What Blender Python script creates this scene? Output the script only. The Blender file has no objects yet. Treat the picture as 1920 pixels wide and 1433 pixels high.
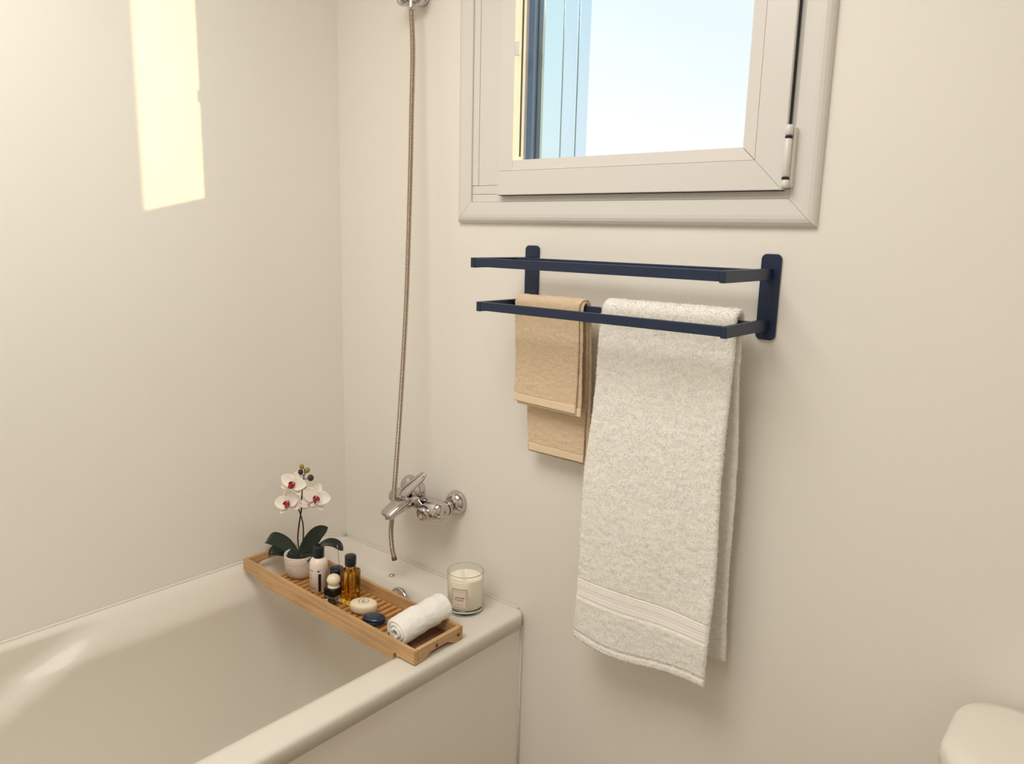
import bpy, bmesh, math, random
from mathutils import Vector, Matrix, noise
random.seed(7)
D = bpy.data
SC = bpy.context.scene
COL = SC.collection
PI = math.pi

# ------------------------------------------------------------------ camera
cam_d = D.cameras.new('camera')
cam = D.objects.new('camera', cam_d)
COL.objects.link(cam)
R0 = Vector((0.7614055, 0.64782838, 0.02408445))
R1 = Vector((0.1408394, -0.12903867, -0.98158713))
R2 = Vector((-0.63279217, 0.75077787, -0.18949051))
M = Matrix((R0, -R1, -R2)).transposed().to_4x4()
M.translation = Vector((1.8418, -1.4, 1.5145))
cam.matrix_world = M
cam_d.sensor_width = 36.0
cam_d.lens = 1434.875 / 1920 * 36
cam_d.clip_start = 0.02
SC.camera = cam

# ------------------------------------------------------------------ world, sun, lamp, exposure
W = D.worlds.new('world')
SC.world = W
W.use_nodes = True
wn, wl = W.node_tree.nodes, W.node_tree.links
wn.clear()
w_out = wn.new('ShaderNodeOutputWorld')
w_bg = wn.new('ShaderNodeBackground')
w_tc = wn.new('ShaderNodeTexCoord')
w_sep = wn.new('ShaderNodeSeparateXYZ')
w_ramp = wn.new('ShaderNodeValToRGB')
el = w_ramp.color_ramp.elements
el[0].position = 0.0
el[0].color = (1.0, 1.0, 1.0, 1)
el[1].position = 1.0
el[1].color = (0.22, 0.45, 0.85, 1)
for pos, c in ((0.11, (1.0, 1.0, 1.0)), (0.20, (0.90, 0.98, 1.0)), (0.36, (0.80, 0.945, 1.0)), (0.7, (0.40, 0.68, 0.95))):
    e = el.new(pos)
    e.color = (*c, 1)
wl.new(w_tc.outputs['Generated'], w_sep.inputs[0])
wl.new(w_sep.outputs['Z'], w_ramp.inputs[0])
wl.new(w_ramp.outputs[0], w_bg.inputs[0])
w_bg.inputs[1].default_value = 1.08
wl.new(w_bg.outputs[0], w_out.inputs[0])

SUN_DIR = Vector((-1, -0.572, -0.140)).normalized()
sd = D.lights.new('sun', 'SUN')
sd.energy = 3.2
sd.color = (1.0, 0.79, 0.34)
sd.angle = math.radians(0.6)
sun = D.objects.new('sun', sd)
COL.objects.link(sun)
sun.rotation_euler = SUN_DIR.to_track_quat('-Z', 'Y').to_euler()
sun.location = (5, 4, 4)

ld = D.lights.new('ceiling_light', 'AREA')
ld.shape = 'DISK'
ld.size = 1.1
ld.energy = 24.8
ld.color = (1.0, 0.965, 0.915)
lamp = D.objects.new('ceiling_light', ld)
COL.objects.link(lamp)
lamp.location = (0.97, -1.23, 2.52)

SC.view_settings.view_transform = 'Standard'
SC.view_settings.look = 'None'
SC.view_settings.gamma = 1.0
SC.view_settings.use_curve_mapping = False
SC.view_settings.exposure = 0.0
SC.cycles.max_bounces = 14
SC.cycles.diffuse_bounces = 7
SC.cycles.transparent_max_bounces = 16
SC.cycles.use_denoising = True

# ------------------------------------------------------------------ materials
def mat(name, color, rough=0.5, metal=0.0, spec=0.5, coat=0.0, trans=0.0, ior=1.45, sheen=0.0,
        noise_scale=0.0, noise_amt=0.0, bump=0.0, bump_scale=200.0, bump_dist=0.001, sss=0.0,
        stretch=None, detail=4.0):
    m = D.materials.new(name)
    m.use_nodes = True
    n, l = m.node_tree.nodes, m.node_tree.links
    b = n['Principled BSDF']
    b.inputs['Base Color'].default_value = (*color, 1)
    b.inputs['Roughness'].default_value = rough
    b.inputs['Metallic'].default_value = metal
    b.inputs['Specular IOR Level'].default_value = spec
    b.inputs['Coat Weight'].default_value = coat
    b.inputs['Coat Roughness'].default_value = 0.08
    b.inputs['Transmission Weight'].default_value = trans
    b.inputs['IOR'].default_value = ior
    b.inputs['Sheen Weight'].default_value = sheen
    if sss:
        b.inputs['Subsurface Weight'].default_value = sss
        b.inputs['Subsurface Radius'].default_value = (0.01, 0.007, 0.004)
        b.inputs['Subsurface Scale'].default_value = 0.6
    tc = mp = None
    if noise_amt or bump:
        tc = n.new('ShaderNodeTexCoord')
        mp = n.new('ShaderNodeMapping')
        if stretch:
            mp.inputs['Scale'].default_value = stretch
        l.new(tc.outputs['Object'], mp.inputs[0])
    if noise_amt:
        t = n.new('ShaderNodeTexNoise')
        t.inputs['Scale'].default_value = noise_scale
        t.inputs['Detail'].default_value = detail
        l.new(mp.outputs[0], t.inputs['Vector'])
        r = n.new('ShaderNodeValToRGB')
        r.color_ramp.elements[0].position = 0.3
        r.color_ramp.elements[1].position = 0.7
        r.color_ramp.elements[0].color = (*[max(0, c * (1 - noise_amt)) for c in color], 1)
        r.color_ramp.elements[1].color = (*[min(1, c * (1 + noise_amt)) for c in color], 1)
        l.new(t.outputs[0], r.inputs[0])
        l.new(r.outputs[0], b.inputs['Base Color'])
    if bump:
        t = n.new('ShaderNodeTexNoise')
        t.inputs['Scale'].default_value = bump_scale
        t.inputs['Detail'].default_value = 3.0
        l.new(mp.outputs[0], t.inputs['Vector'])
        bp = n.new('ShaderNodeBump')
        bp.inputs['Strength'].default_value = bump
        bp.inputs['Distance'].default_value = bump_dist
        l.new(t.outputs[0], bp.inputs['Height'])
        l.new(bp.outputs[0], b.inputs['Normal'])
    return m

def thin_glass(name, tint=(1, 1, 1), rough=0.0, refl=1.0):
    m = D.materials.new(name)
    m.use_nodes = True
    n, l = m.node_tree.nodes, m.node_tree.links
    n.clear()
    o = n.new('ShaderNodeOutputMaterial')
    mx = n.new('ShaderNodeMixShader')
    tr = n.new('ShaderNodeBsdfTransparent')
    tr.inputs[0].default_value = (*tint, 1)
    gl = n.new('ShaderNodeBsdfGlossy')
    gl.inputs['Roughness'].default_value = rough
    # reflectance by the angle alone, the same from both sides of the sheet
    lw = n.new('ShaderNodeLayerWeight')
    pw = n.new('ShaderNodeMath')
    pw.operation = 'POWER'
    pw.inputs[1].default_value = 5.0
    l.new(lw.outputs['Facing'], pw.inputs[0])
    mu = n.new('ShaderNodeMath')
    mu.operation = 'MULTIPLY_ADD'
    mu.inputs[1].default_value = 0.9 * min(refl, 1.0)
    mu.inputs[2].default_value = 0.04 * refl
    l.new(pw.outputs[0], mu.inputs[0])
    l.new(mu.outputs[0], mx.inputs[0])
    l.new(tr.outputs[0], mx.inputs[1])
    l.new(gl.outputs[0], mx.inputs[2])
    l.new(mx.outputs[0], o.inputs[0])
    return m

def wood_mat(name, base, dark, grain=(5, 130, 130)):
    m = D.materials.new(name)
    m.use_nodes = True
    n, l = m.node_tree.nodes, m.node_tree.links
    b = n['Principled BSDF']
    b.inputs['Roughness'].default_value = 0.42
    tc = n.new('ShaderNodeTexCoord')
    mp = n.new('ShaderNodeMapping')
    mp.inputs['Scale'].default_value = grain
    l.new(tc.outputs['Object'], mp.inputs[0])
    t = n.new('ShaderNodeTexNoise')
    t.inputs['Scale'].default_value = 1.0
    t.inputs['Detail'].default_value = 5
    l.new(mp.outputs[0], t.inputs['Vector'])
    r = n.new('ShaderNodeValToRGB')
    r.color_ramp.elements[0].position = 0.3
    r.color_ramp.elements[0].color = (*dark, 1)
    r.color_ramp.elements[1].position = 0.62
    r.color_ramp.elements[1].color = (*base, 1)
    l.new(t.outputs[0], r.inputs[0])
    t2 = n.new('ShaderNodeTexNoise')
    t2.inputs['Scale'].default_value = 9.0
    l.new(tc.outputs['Object'], t2.inputs['Vector'])
    mx = n.new('ShaderNodeMix')
    mx.data_type = 'RGBA'
    mx.blend_type = 'MULTIPLY'
    mx.inputs[0].default_value = 0.5
    r2 = n.new('ShaderNodeValToRGB')
    r2.color_ramp.elements[0].position = 0.35
    r2.color_ramp.elements[0].color = (0.74, 0.7, 0.66, 1)
    r2.color_ramp.elements[1].position = 0.6
    r2.color_ramp.elements[1].color = (1, 1, 1, 1)
    l.new(t2.outputs[0], r2.inputs[0])
    l.new(r.outputs[0], mx.inputs[6])
    l.new(r2.outputs[0], mx.inputs[7])
    l.new(mx.outputs[2], b.inputs['Base Color'])
    bp = n.new('ShaderNodeBump')
    bp.inputs['Strength'].default_value = 0.25
    bp.inputs['Distance'].default_value = 0.0006
    l.new(t.outputs[0], bp.inputs['Height'])
    l.new(bp.outputs[0], b.inputs['Normal'])
    return m

MT = {}
MT['wall'] = mat('wall_paint', (0.82, 0.79, 0.73), 0.48, spec=0.35, noise_scale=2.2, noise_amt=0.012, bump=0.10, bump_scale=160, bump_dist=0.0008)
MT['wall_out'] = mat('wall_render', (0.80, 0.80, 0.78), 0.8)
MT['ceiling'] = mat('ceiling_paint', (0.82, 0.79, 0.73), 0.8)
MT['floor'] = mat('floor_vinyl', (0.34, 0.28, 0.22), 0.45, noise_scale=8, noise_amt=0.08)
MT['upvc'] = mat('white_window_plastic', (0.715, 0.69, 0.655), 0.32)
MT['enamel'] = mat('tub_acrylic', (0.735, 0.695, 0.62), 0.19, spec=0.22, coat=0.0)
MT['panel'] = mat('tub_panel_acrylic', (0.87, 0.83, 0.775), 0.30)
MT['sealant'] = mat('sealant', (0.74, 0.70, 0.63), 0.4)
MT['ceramic'] = mat('ceramic', (0.81, 0.77, 0.69), 0.10, coat=0.6)
MT['chrome'] = mat('chrome', (0.60, 0.56, 0.555), 0.06, metal=1.0)
MT['hose'] = mat('hose_steel', (0.46, 0.385, 0.31), 0.28, metal=1.0)
MT['dark_rubber'] = mat('dark_rubber', (0.02, 0.025, 0.04), 0.5)
MT['hose_end'] = mat('hose_end_rubber', (0.16, 0.09, 0.05), 0.55)
MT['rack'] = mat('rack_navy_metal', (0.012, 0.024, 0.058), 0.40, spec=0.5, bump=0.05, bump_scale=900, bump_dist=0.0002)
MT['white_terry'] = mat('white_terry', (0.93, 0.91, 0.855), 0.95, spec=0.1, sheen=0.4, noise_scale=90, noise_amt=0.035, bump=0.55, bump_scale=520, bump_dist=0.0016)
MT['white_weave'] = mat('white_weave', (0.91, 0.885, 0.84), 0.8, spec=0.15, sheen=0.2, bump=0.3, bump_scale=900, bump_dist=0.0005)
MT['bright_terry'] = mat('bright_white_terry', (0.93, 0.915, 0.88), 0.95, spec=0.1, sheen=0.4, bump=0.55, bump_scale=600, bump_dist=0.0012)
MT['tan_terry'] = mat('tan_terry', (0.76, 0.59, 0.405), 0.95, spec=0.1, sheen=0.35, noise_scale=420, noise_amt=0.16, bump=0.8, bump_scale=620, bump_dist=0.0016)
MT['tan_weave'] = mat('tan_weave', (0.80, 0.64, 0.45), 0.8, spec=0.15, sheen=0.2, bump=0.3, bump_scale=900, bump_dist=0.0004)
MT['bamboo'] = wood_mat('bamboo', (0.66, 0.42, 0.21), (0.47, 0.27, 0.12))
MT['bamboo_cross'] = wood_mat('bamboo_cross', (0.66, 0.42, 0.21), (0.47, 0.27, 0.12), (130, 5, 130))
MT['bamboo_slat'] = wood_mat('bamboo_slats', (0.60, 0.32, 0.10), (0.42, 0.20, 0.055), (130, 5, 130))
MT['bamboo_shaded'] = wood_mat('bamboo_shaded', (0.24, 0.125, 0.065), (0.16, 0.08, 0.04))  # bamboo darkened for the shade under the rolled washcloth
MT['bamboo_dark'] = mat('bamboo_joint', (0.16, 0.065, 0.02), 0.6)
MT['pot'] = mat('pot_stoneware', (0.72, 0.64, 0.555), 0.7, noise_scale=60, noise_amt=0.10, bump=0.7, bump_scale=140, bump_dist=0.0015, stretch=(0.35, 0.35, 1.6))
MT['soil'] = mat('moss', (0.015, 0.014, 0.010), 0.9, bump=0.8, bump_scale=300, bump_dist=0.003)
MT['leaf'] = mat('orchid_leaf', (0.007, 0.017, 0.008), 0.5, noise_scale=30, noise_amt=0.45, stretch=(1, 1, 1))
MT['leaf_dark'] = mat('orchid_leaf_dark', (0.006, 0.010, 0.012), 0.25, noise_scale=40, noise_amt=0.4)
MT['stem'] = mat('orchid_stem', (0.022, 0.014, 0.008), 0.5)
MT['petal'] = mat('orchid_petal', (0.93, 0.85, 0.75), 0.6, sss=0.25, noise_scale=60, noise_amt=0.05)
MT['petal_back'] = mat('orchid_sepal', (0.90, 0.76, 0.68), 0.6, sss=0.25)
MT['lip'] = mat('orchid_lip', (0.30, 0.010, 0.035), 0.5, noise_scale=150, noise_amt=0.4)
MT['lip_gold'] = mat('orchid_throat', (0.62, 0.27, 0.10), 0.5)
MT['bud_green'] = mat('bud_green', (0.30, 0.22, 0.04), 0.5, noise_scale=150, noise_amt=0.2)
MT['bud_dark'] = mat('bud_dark', (0.055, 0.036, 0.02), 0.5, noise_scale=150, noise_amt=0.3)
MT['root'] = mat('aerial_root', (0.42, 0.31, 0.19), 0.5)
MT['lotion'] = mat('lotion_plastic', (0.86, 0.745, 0.66), 0.30)
MT['black_cap'] = mat('black_cap', (0.008, 0.009, 0.016), 0.30)
MT['black_print'] = mat('black_print', (0.008, 0.007, 0.010), 0.4)
MT['brown_print'] = mat('brown_print', (0.20, 0.10, 0.075), 0.6)
MT['tan_print'] = mat('tan_print', (0.32, 0.20, 0.12), 0.6)
MT['navy'] = mat('navy_plastic', (0.006, 0.012, 0.035), 0.22)
MT['navy_soap'] = mat('navy_soap', (0.004, 0.018, 0.062), 0.32, noise_scale=70, noise_amt=0.5, bump=0.15, bump_scale=120)
MT['pale_blue_print'] = mat('pale_blue_print', (0.06, 0.12, 0.20), 0.4)
MT['grey_print'] = mat('grey_print', (0.16, 0.13, 0.09), 0.6)
MT['smoke_glass'] = mat('smoke_glass', (0.62, 0.66, 0.72), 0.03, trans=1.0)
MT['oil'] = mat('amber_oil', (0.90, 0.56, 0.05), 0.03, trans=1.0, ior=1.40)
MT['oil_label'] = mat('oil_label', (0.20, 0.10, 0.015), 0.5)
MT['cream_cap'] = mat('cream_cap', (0.84, 0.74, 0.54), 0.35)
MT['soap'] = mat('cream_soap', (0.84, 0.73, 0.54), 0.35, sss=0.15)
MT['wax'] = mat('candle_wax', (0.95, 0.88, 0.74), 0.45)
MT['paper'] = mat('paper_label', (0.80, 0.70, 0.60), 0.6)
MT['wick'] = mat('wick', (0.22, 0.13, 0.05), 0.8)
MT['clear'] = thin_glass('clear_glass', (0.995, 1.0, 0.99))
MT['clear_green'] = mat('thick_glass_base', (0.86, 0.93, 0.88), 0.02, trans=1.0)
MT['film'] = thin_glass('clear_wrap', (0.95, 0.95, 0.96), 0.10, 0.9)
MT['pane'] = thin_glass('window_glass', (0.985, 0.995, 1.0))
MT['spacer'] = mat('spacer_blue', (0.085, 0.16, 0.30), 0.35)
MT['gasket_and_shade'] = mat('gasket_shade_black', (0.006, 0.010, 0.022), 0.5)  # black of gasket and hinge rings, also of painted shade lines round the sash
MT['leaf_glass'] = mat('shutter_glass', (0.66, 0.84, 0.88), 0.10, metal=1.0)
MT['leaf_frame'] = mat('shutter_frame', (0.58, 0.73, 0.84), 0.16, metal=1.0)

# ------------------------------------------------------------------ helpers
def link(o, parent=None):
    COL.objects.link(o)
    if parent is not None:
        o.parent = parent
    return o

def obj(name, verts, faces, m, parent=None, smooth=True):
    me = D.meshes.new(name)
    me.from_pydata([tuple(v) for v in verts], [], faces)
    me.update()
    if smooth:
        me.polygons.foreach_set('use_smooth', [True] * len(me.polygons))
    me.materials.append(m)
    return link(D.objects.new(name, me), parent)

def bm_obj(name, bm, m, parent=None, smooth=False):
    bmesh.ops.recalc_face_normals(bm, faces=bm.faces)
    me = D.meshes.new(name)
    bm.to_mesh(me)
    bm.free()
    if smooth:
        me.polygons.foreach_set('use_smooth', [True] * len(me.polygons))
    me.materials.append(m)
    return link(D.objects.new(name, me), parent)

def empty(name, loc=(0, 0, 0), rot=(0, 0, 0)):
    o = D.objects.new(name, None)
    o.location = loc
    o.rotation_euler = rot
    o.empty_display_size = 0.02
    return link(o)

def tag(o, label, cat, group=None):
    o['label'] = label
    o['category'] = cat
    if group:
        o['group'] = group
    return o

def struct(o):
    o['kind'] = 'structure'
    return o

def add_box(bm, x0, x1, y0, y1, z0, z1, bev=0.0, seg=2):
    r = bmesh.ops.create_cube(bm, size=1.0)
    vs = r['verts']
    for v in vs:
        v.co = Vector((x0 + (v.co.x + .5) * (x1 - x0), y0 + (v.co.y + .5) * (y1 - y0), z0 + (v.co.z + .5) * (z1 - z0)))
    if bev:
        es = list({e for v in vs for e in v.link_edges})
        bmesh.ops.bevel(bm, geom=es, offset=bev, segments=seg, affect='EDGES', profile=0.5)

def box(name, x0, x1, y0, y1, z0, z1, m, parent=None, bev=0.0, seg=2):
    bm = bmesh.new()
    add_box(bm, x0, x1, y0, y1, z0, z1, bev, seg)
    return bm_obj(name, bm, m, parent)

def loft(rings, cap0=True, cap1=True, closed=True):
    V, F = [], []
    n = len(rings[0])
    for r in rings:
        V += [Vector(p) for p in r]
    for k in range(len(rings) - 1):
        for i in range(n if closed else n - 1):
            j = (i + 1) % n
            F.append((k * n + i, k * n + j, (k + 1) * n + j, (k + 1) * n + i))
    if cap0:
        F.append(tuple(reversed(range(n))))
    if cap1:
        b = (len(rings) - 1) * n
        F.append(tuple(range(b, b + n)))
    return V, F

def lathe(name, prof, m, parent=None, n=32, loc=(0, 0, 0), axis='Z', cap0=True, cap1=True, sx=1.0, sy=1.0):
    rings = []
    for r, h in prof:
        ring = []
        for i in range(n):
            a = 2 * PI * i / n
            c, s = r * math.cos(a) * sx, r * math.sin(a) * sy
            if axis == 'Z':
                p = (c, s, h)
            elif axis == 'Y':
                p = (c, h, -s)
            else:
                p = (h, c, s)
            ring.append(Vector(p) + Vector(loc))
        rings.append(ring)
    V, F = loft(rings, cap0, cap1)
    return obj(name, V, F, m, parent)

def frame_from(d, up=Vector((0, 0, 1))):
    d = d.normalized()
    if abs(d.dot(up)) > 0.95:
        up = Vector((1, 0, 0))
    s = d.cross(up).normalized()
    u = s.cross(d).normalized()
    return s, u

def tube_vf(pts, rad, n=10, up=Vector((0, 0, 1))):
    pts = [Vector(p) for p in pts]
    rings = []
    for i, p in enumerate(pts):
        d = (pts[min(i + 1, len(pts) - 1)] - pts[max(i - 1, 0)])
        s, u = frame_from(d, up)
        r = rad[i] if isinstance(rad, (list, tuple)) else rad
        rings.append([p + s * (r * math.cos(2 * PI * k / n)) + u * (r * math.sin(2 * PI * k / n)) for k in range(n)])
    return loft(rings)

def tube(name, pts, rad, m, parent=None, n=10, up=Vector((0, 0, 1))):
    V, F = tube_vf(pts, rad, n, up)
    return obj(name, V, F, m, parent)

def spline(pts, k=8):
    P = [Vector(p) for p in pts]
    P = [P[0] * 2 - P[1]] + P + [P[-1] * 2 - P[-2]]
    out = []
    for i in range(1, len(P) - 2):
        for j in range(k):
            t = j / k
            a, b, c, d = P[i - 1], P[i], P[i + 1], P[i + 2]
            out.append(0.5 * (2 * b + (c - a) * t + (2 * a - 5 * b + 4 * c - d) * t * t + (3 * b - a - 3 * c + d) * t ** 3))
    out.append(P[-2])
    return out

def sm(a, b, x):
    t = max(0.0, min(1.0, (x - a) / (b - a)))
    return t * t * (3 - 2 * t)

def flip_smooth_angle(o, ang=35):
    pass

# ------------------------------------------------------------------ the room
RX, RY, RZ = 2.45, -2.6, 2.56
struct(box('floor', -0.1, RX + 0.1, RY - 0.1, 0.2, -0.1, 0.0, MT['floor']))
struct(box('ceiling', -0.1, RX + 0.1, RY - 0.1, 0.2, RZ, RZ + 0.1, MT['ceiling']))
struct(box('wall_left', -0.12, 0.0, RY - 0.1, 0.2, 0.0, RZ, MT['wall']))
struct(box('wall_right', RX, RX + 0.12, RY - 0.1, 0.2, 0.0, RZ, MT['wall']))
struct(box('wall_front', 0.0, RX, RY - 0.12, RY, 0.0, RZ, MT['wall']))

def wall_back():
    bm = bmesh.new()
    ox0, ox1, oz0, oz1 = 0.53, 1.33, 1.575, 2.40       # niche of the window frame
    ix0, ix1, iz0, iz1 = 0.706, 1.33, 1.640, 2.36      # outer opening
    for (x0, x1, z0, z1) in ((0, ox0, 0, RZ), (ox1, RX, 0, RZ), (ox0, ox1, 0, oz0), (ox0, ox1, oz1, RZ)):
        add_box(bm, x0, x1, 0.0, 0.06, z0, z1)
    for (x0, x1, z0, z1) in ((0, ix0, 0, RZ), (ix1, RX, 0, RZ), (ix0, ix1, 0, iz0), (ix0, ix1, iz1, RZ)):
        add_box(bm, x0, x1, 0.06, 0.20, z0, z1)
    return struct(bm_obj('wall_back', bm, MT['wall']))
wall_back()

# ------------------------------------------------------------------ window
win = struct(empty('window_1', (0.92, 0.0, 1.54)))
WO = Vector((0.92, 0.0, 1.54))
def wpart(o, parent=None):
    o.location = Vector(o.location) - (WO if parent is None else Vector((0, 0, 0)))
    o.parent = parent or win
    return o

def casing():
    ox0, ox1, oz0, oz1 = 0.4828, 1.3585, 1.5400, 2.45
    prof = [(0, 0.0), (0, -0.0065), (0.0025, -0.0115), (0.007, -0.0155), (0.013, -0.0178), (0.020, -0.0185), (0.0475, -0.0172), (0.0485, -0.0160), (0.0485, 0.0)]
    sides = {'bottom': lambda d: ((ox0 + d, oz0 + d), (ox1 - d, oz0 + d)),
             'right': lambda d: ((ox1 - d, oz0 + d), (ox1 - d, oz1 - d)),
             'top': lambda d: ((ox1 - d, oz1 - d), (ox0 + d, oz1 - d)),
             'left': lambda d: ((ox0 + d, oz1 - d), (ox0 + d, oz0 + d))}
    for k, fn in sides.items():
        A, B = [], []
        for d, y in prof:
            (ax, az), (bx, bz) = fn(d)
            # a hairline joint at every mitre
            g = 0.0004
            dx, dz = bx - ax, bz - az
            L = math.hypot(dx, dz)
            A.append((ax + dx / L * g, y, az + dz / L * g))
            B.append((bx - dx / L * g, y, bz - dz / L * g))
        V, F = loft([A, B])
        wpart(obj('casing_board', V, F, MT['upvc'], None, smooth=False))
casing()

def wbox(name, *a, m='upvc', bev=0.0012, parent=None):
    return wpart(box(name, *a, MT[m], None, bev, 2), parent)

# fixed frame behind the casing
wbox('frame_post', 0.5318, 0.5508, -0.0125, 0.055, 1.6270, 2.3950)
wbox('frame_post', 0.5514, 0.6400, -0.0110, 0.055, 1.6270, 2.3950)
wbox('frame_post', 1.2700, 1.3095, -0.0120, 0.055, 1.6066, 2.3395)
wbox('frame_rail', 0.5318, 1.3095, -0.0120, 0.055, 1.5890, 1.6062)
wbox('frame_rail', 0.5318, 0.6400, -0.0115, 0.055, 1.6068, 1.6265)
wbox('frame_rail', 0.5318, 1.3095, -0.0120, 0.055, 2.3400, 2.3950)
# the sash
sash = wpart(empty('sash'))
sash.location = (0, 0, 0)
def sbox(name, *a, m='upvc', bev=0.0015):
    o = box(name, *[v - WO[(0, 0, 1, 1, 2, 2)[i]] for i, v in enumerate(a)], MT[m], sash, bev, 2)
    return o
def mitre(name, A, B):
    """a sash piece between two outlines in the window plane, 3 cm proud of the wall"""
    bm = bmesh.new()
    ya, yb = -0.0300, 0.030
    f = [bm.verts.new(Vector((x, ya, z)) - WO) for x, z in A + B[::-1]]
    g = [bm.verts.new(Vector((x, yb, z)) - WO) for x, z in A + B[::-1]]
    bm.faces.new(f)
    bm.faces.new(g[::-1])
    for i in range(4):
        j = (i + 1) % 4
        bm.faces.new((f[i], g[i], g[j], f[j]))
    bmesh.ops.bevel(bm, geom=[e for e in bm.edges if all(v in f for v in e.verts)], offset=0.0010, segments=2, affect='EDGES')
    return bm_obj(name, bm, MT['upvc'], sash)
mitre('sash_rail', [(0.6276, 1.6032), (0.6276, 1.6565)], [(1.2995, 1.6032), (1.2451, 1.6565)])
mitre('sash_stile', [(1.3000, 1.6034), (1.2456, 1.6567)], [(1.3000, 2.3700), (1.2456, 2.3195)])
sbox('sash_stile', 0.6282, 0.6712, -0.0295, 0.030, 1.6570, 2.3700)
sbox('sash_rail', 0.6715, 1.2450, -0.0300, 0.030, 2.3200, 2.3700)
sbox('gasket_and_shade', 1.2996, 1.3012, -0.0220, -0.0122, 1.7130, 2.3400, m='gasket_and_shade', bev=0)  # added black strip, paints the dark gap beside the sash
sbox('gasket_and_shade', 0.6300, 1.2980, -0.0270, -0.0122, 1.6020, 1.6034, m='gasket_and_shade', bev=0)  # added black strip, paints the shadow line under the sash
def bead(name, A, B):
    V, F = loft([A, B])
    for v in V:
        v -= WO
    obj(name, V, F, MT['upvc'], sash, smooth=False)
bead('glazing_bead', [(0.6290, -0.0293, 1.6570), (0.6290, -0.0270, 1.6800), (0.6290, 0.012, 1.6815), (0.6290, 0.012, 1.657)],
     [(1.2440, -0.0293, 1.6570), (1.2196, -0.0270, 1.6800), (1.2196, 0.012, 1.6815), (1.2440, 0.012, 1.657)])
bead('glazing_bead', [(1.2450, -0.0293, 1.6576), (1.2206, -0.0270, 1.6806), (1.2200, 0.012, 1.6806), (1.2450, 0.012, 1.6576)],
     [(1.2450, -0.0293, 2.3195), (1.2206, -0.0270, 2.3195), (1.2200, 0.012, 2.3195), (1.2450, 0.012, 2.3195)])
sbox('gasket_and_shade', 0.6710, 0.6722, -0.0055, -0.0010, 1.6900, 2.3200, m='gasket_and_shade', bev=0)
sbox('spacer', 0.6714, 0.6880, 0.0185, 0.0280, 1.6815, 2.3200, m='spacer', bev=0)
sbox('notch_nub', 0.6690, 0.6830, -0.0285, -0.0235, 1.9040, 1.9330, bev=0.001)  # made-up nub, placed to cut the notch into the sun patch
p = sbox('pane', 0.6715, 1.2198, 0.0135, 0.0175, 1.6700, 2.3200, m='pane', bev=0)
p['label'] = 'clear window glass'
# hinge
hinge = wpart(empty('hinge'))
hinge.location = (0, 0, 0)
def hz(name, z0, z1, r, m, x=1.3065, y=-0.0345):
    bv = min(0.0025, (z1 - z0) * .3)
    lathe(name, [(r - bv, z0), (r, z0 + bv), (r, z1 - bv), (r - bv, z1)], MT[m], hinge, 20, loc=(x - WO.x, y - WO.y, -WO.z))
hz('hinge_knuckle', 1.6060, 1.6205, 0.0068, 'upvc', x=1.3075)
hz('hinge_knuckle', 1.6245, 1.6905, 0.0064, 'upvc')
hz('hinge_knuckle', 1.6945, 1.7130, 0.0068, 'upvc', x=1.3062)
hz('hinge_ring', 1.6205, 1.6245, 0.0066, 'gasket_and_shade')
hz('hinge_ring', 1.6905, 1.6945, 0.0066, 'gasket_and_shade')
box('hinge_plate', 1.2995 - WO.x, 1.3160 - WO.x, -0.030, -0.0115, 1.6070 - WO.z, 1.7100 - WO.z, MT['upvc'], hinge, 0.003)
# glazed leaf of the outside shutter folded back against the reveal
leaf = wpart(empty('outer_leaf'))
leaf.location = (0, 0, 0)
def lb(name, *a, m='leaf_frame'):
    return box(name, *[v - WO[(0, 0, 1, 1, 2, 2)[i]] for i, v in enumerate(a)], MT[m], leaf, 0.001)
lb('leaf_pane', 0.662, 0.7065, 0.0312, 0.1015, 1.648, 2.355, m='leaf_glass')
lb('leaf_stile', 0.694, 0.7085, 0.1015, 0.150, 1.648, 2.355)
lb('leaf_groove', 0.694, 0.7072, 0.1500, 0.1600, 1.648, 2.355, m='leaf_glass')
lb('leaf_stile', 0.694, 0.7095, 0.1600, 0.204, 1.648, 2.355)

# ------------------------------------------------------------------ bathtub
def rrect(x0, x1, y0, y1, r, z, nx=36, ny=90, nc=14):
    P = []
    def seg(ax, ay, bx, by, n):
        for i in range(n):
            t = i / n
            P.append((ax + (bx - ax) * t, ay + (by - ay) * t, z))
    def arc(cx, cy, a0, n):
        for i in range(n):
            a = a0 + PI / 2 * i / n
            P.append((cx + r * math.cos(a), cy + r * math.sin(a), z))
    seg(x0 + r, y0, x1 - r, y0, nx); arc(x1 - r, y0 + r, -PI / 2, nc)
    seg(x1, y0 + r, x1, y1 - r, ny); arc(x1 - r, y1 - r, 0, nc)
    seg(x1 - r, y1, x0 + r, y1, nx); arc(x0 + r, y1 - r, PI / 2, nc)
    seg(x0, y1 - r, x0, y0 + r, ny); arc(x0 + r, y0 + r, PI, nc)
    return P

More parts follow.
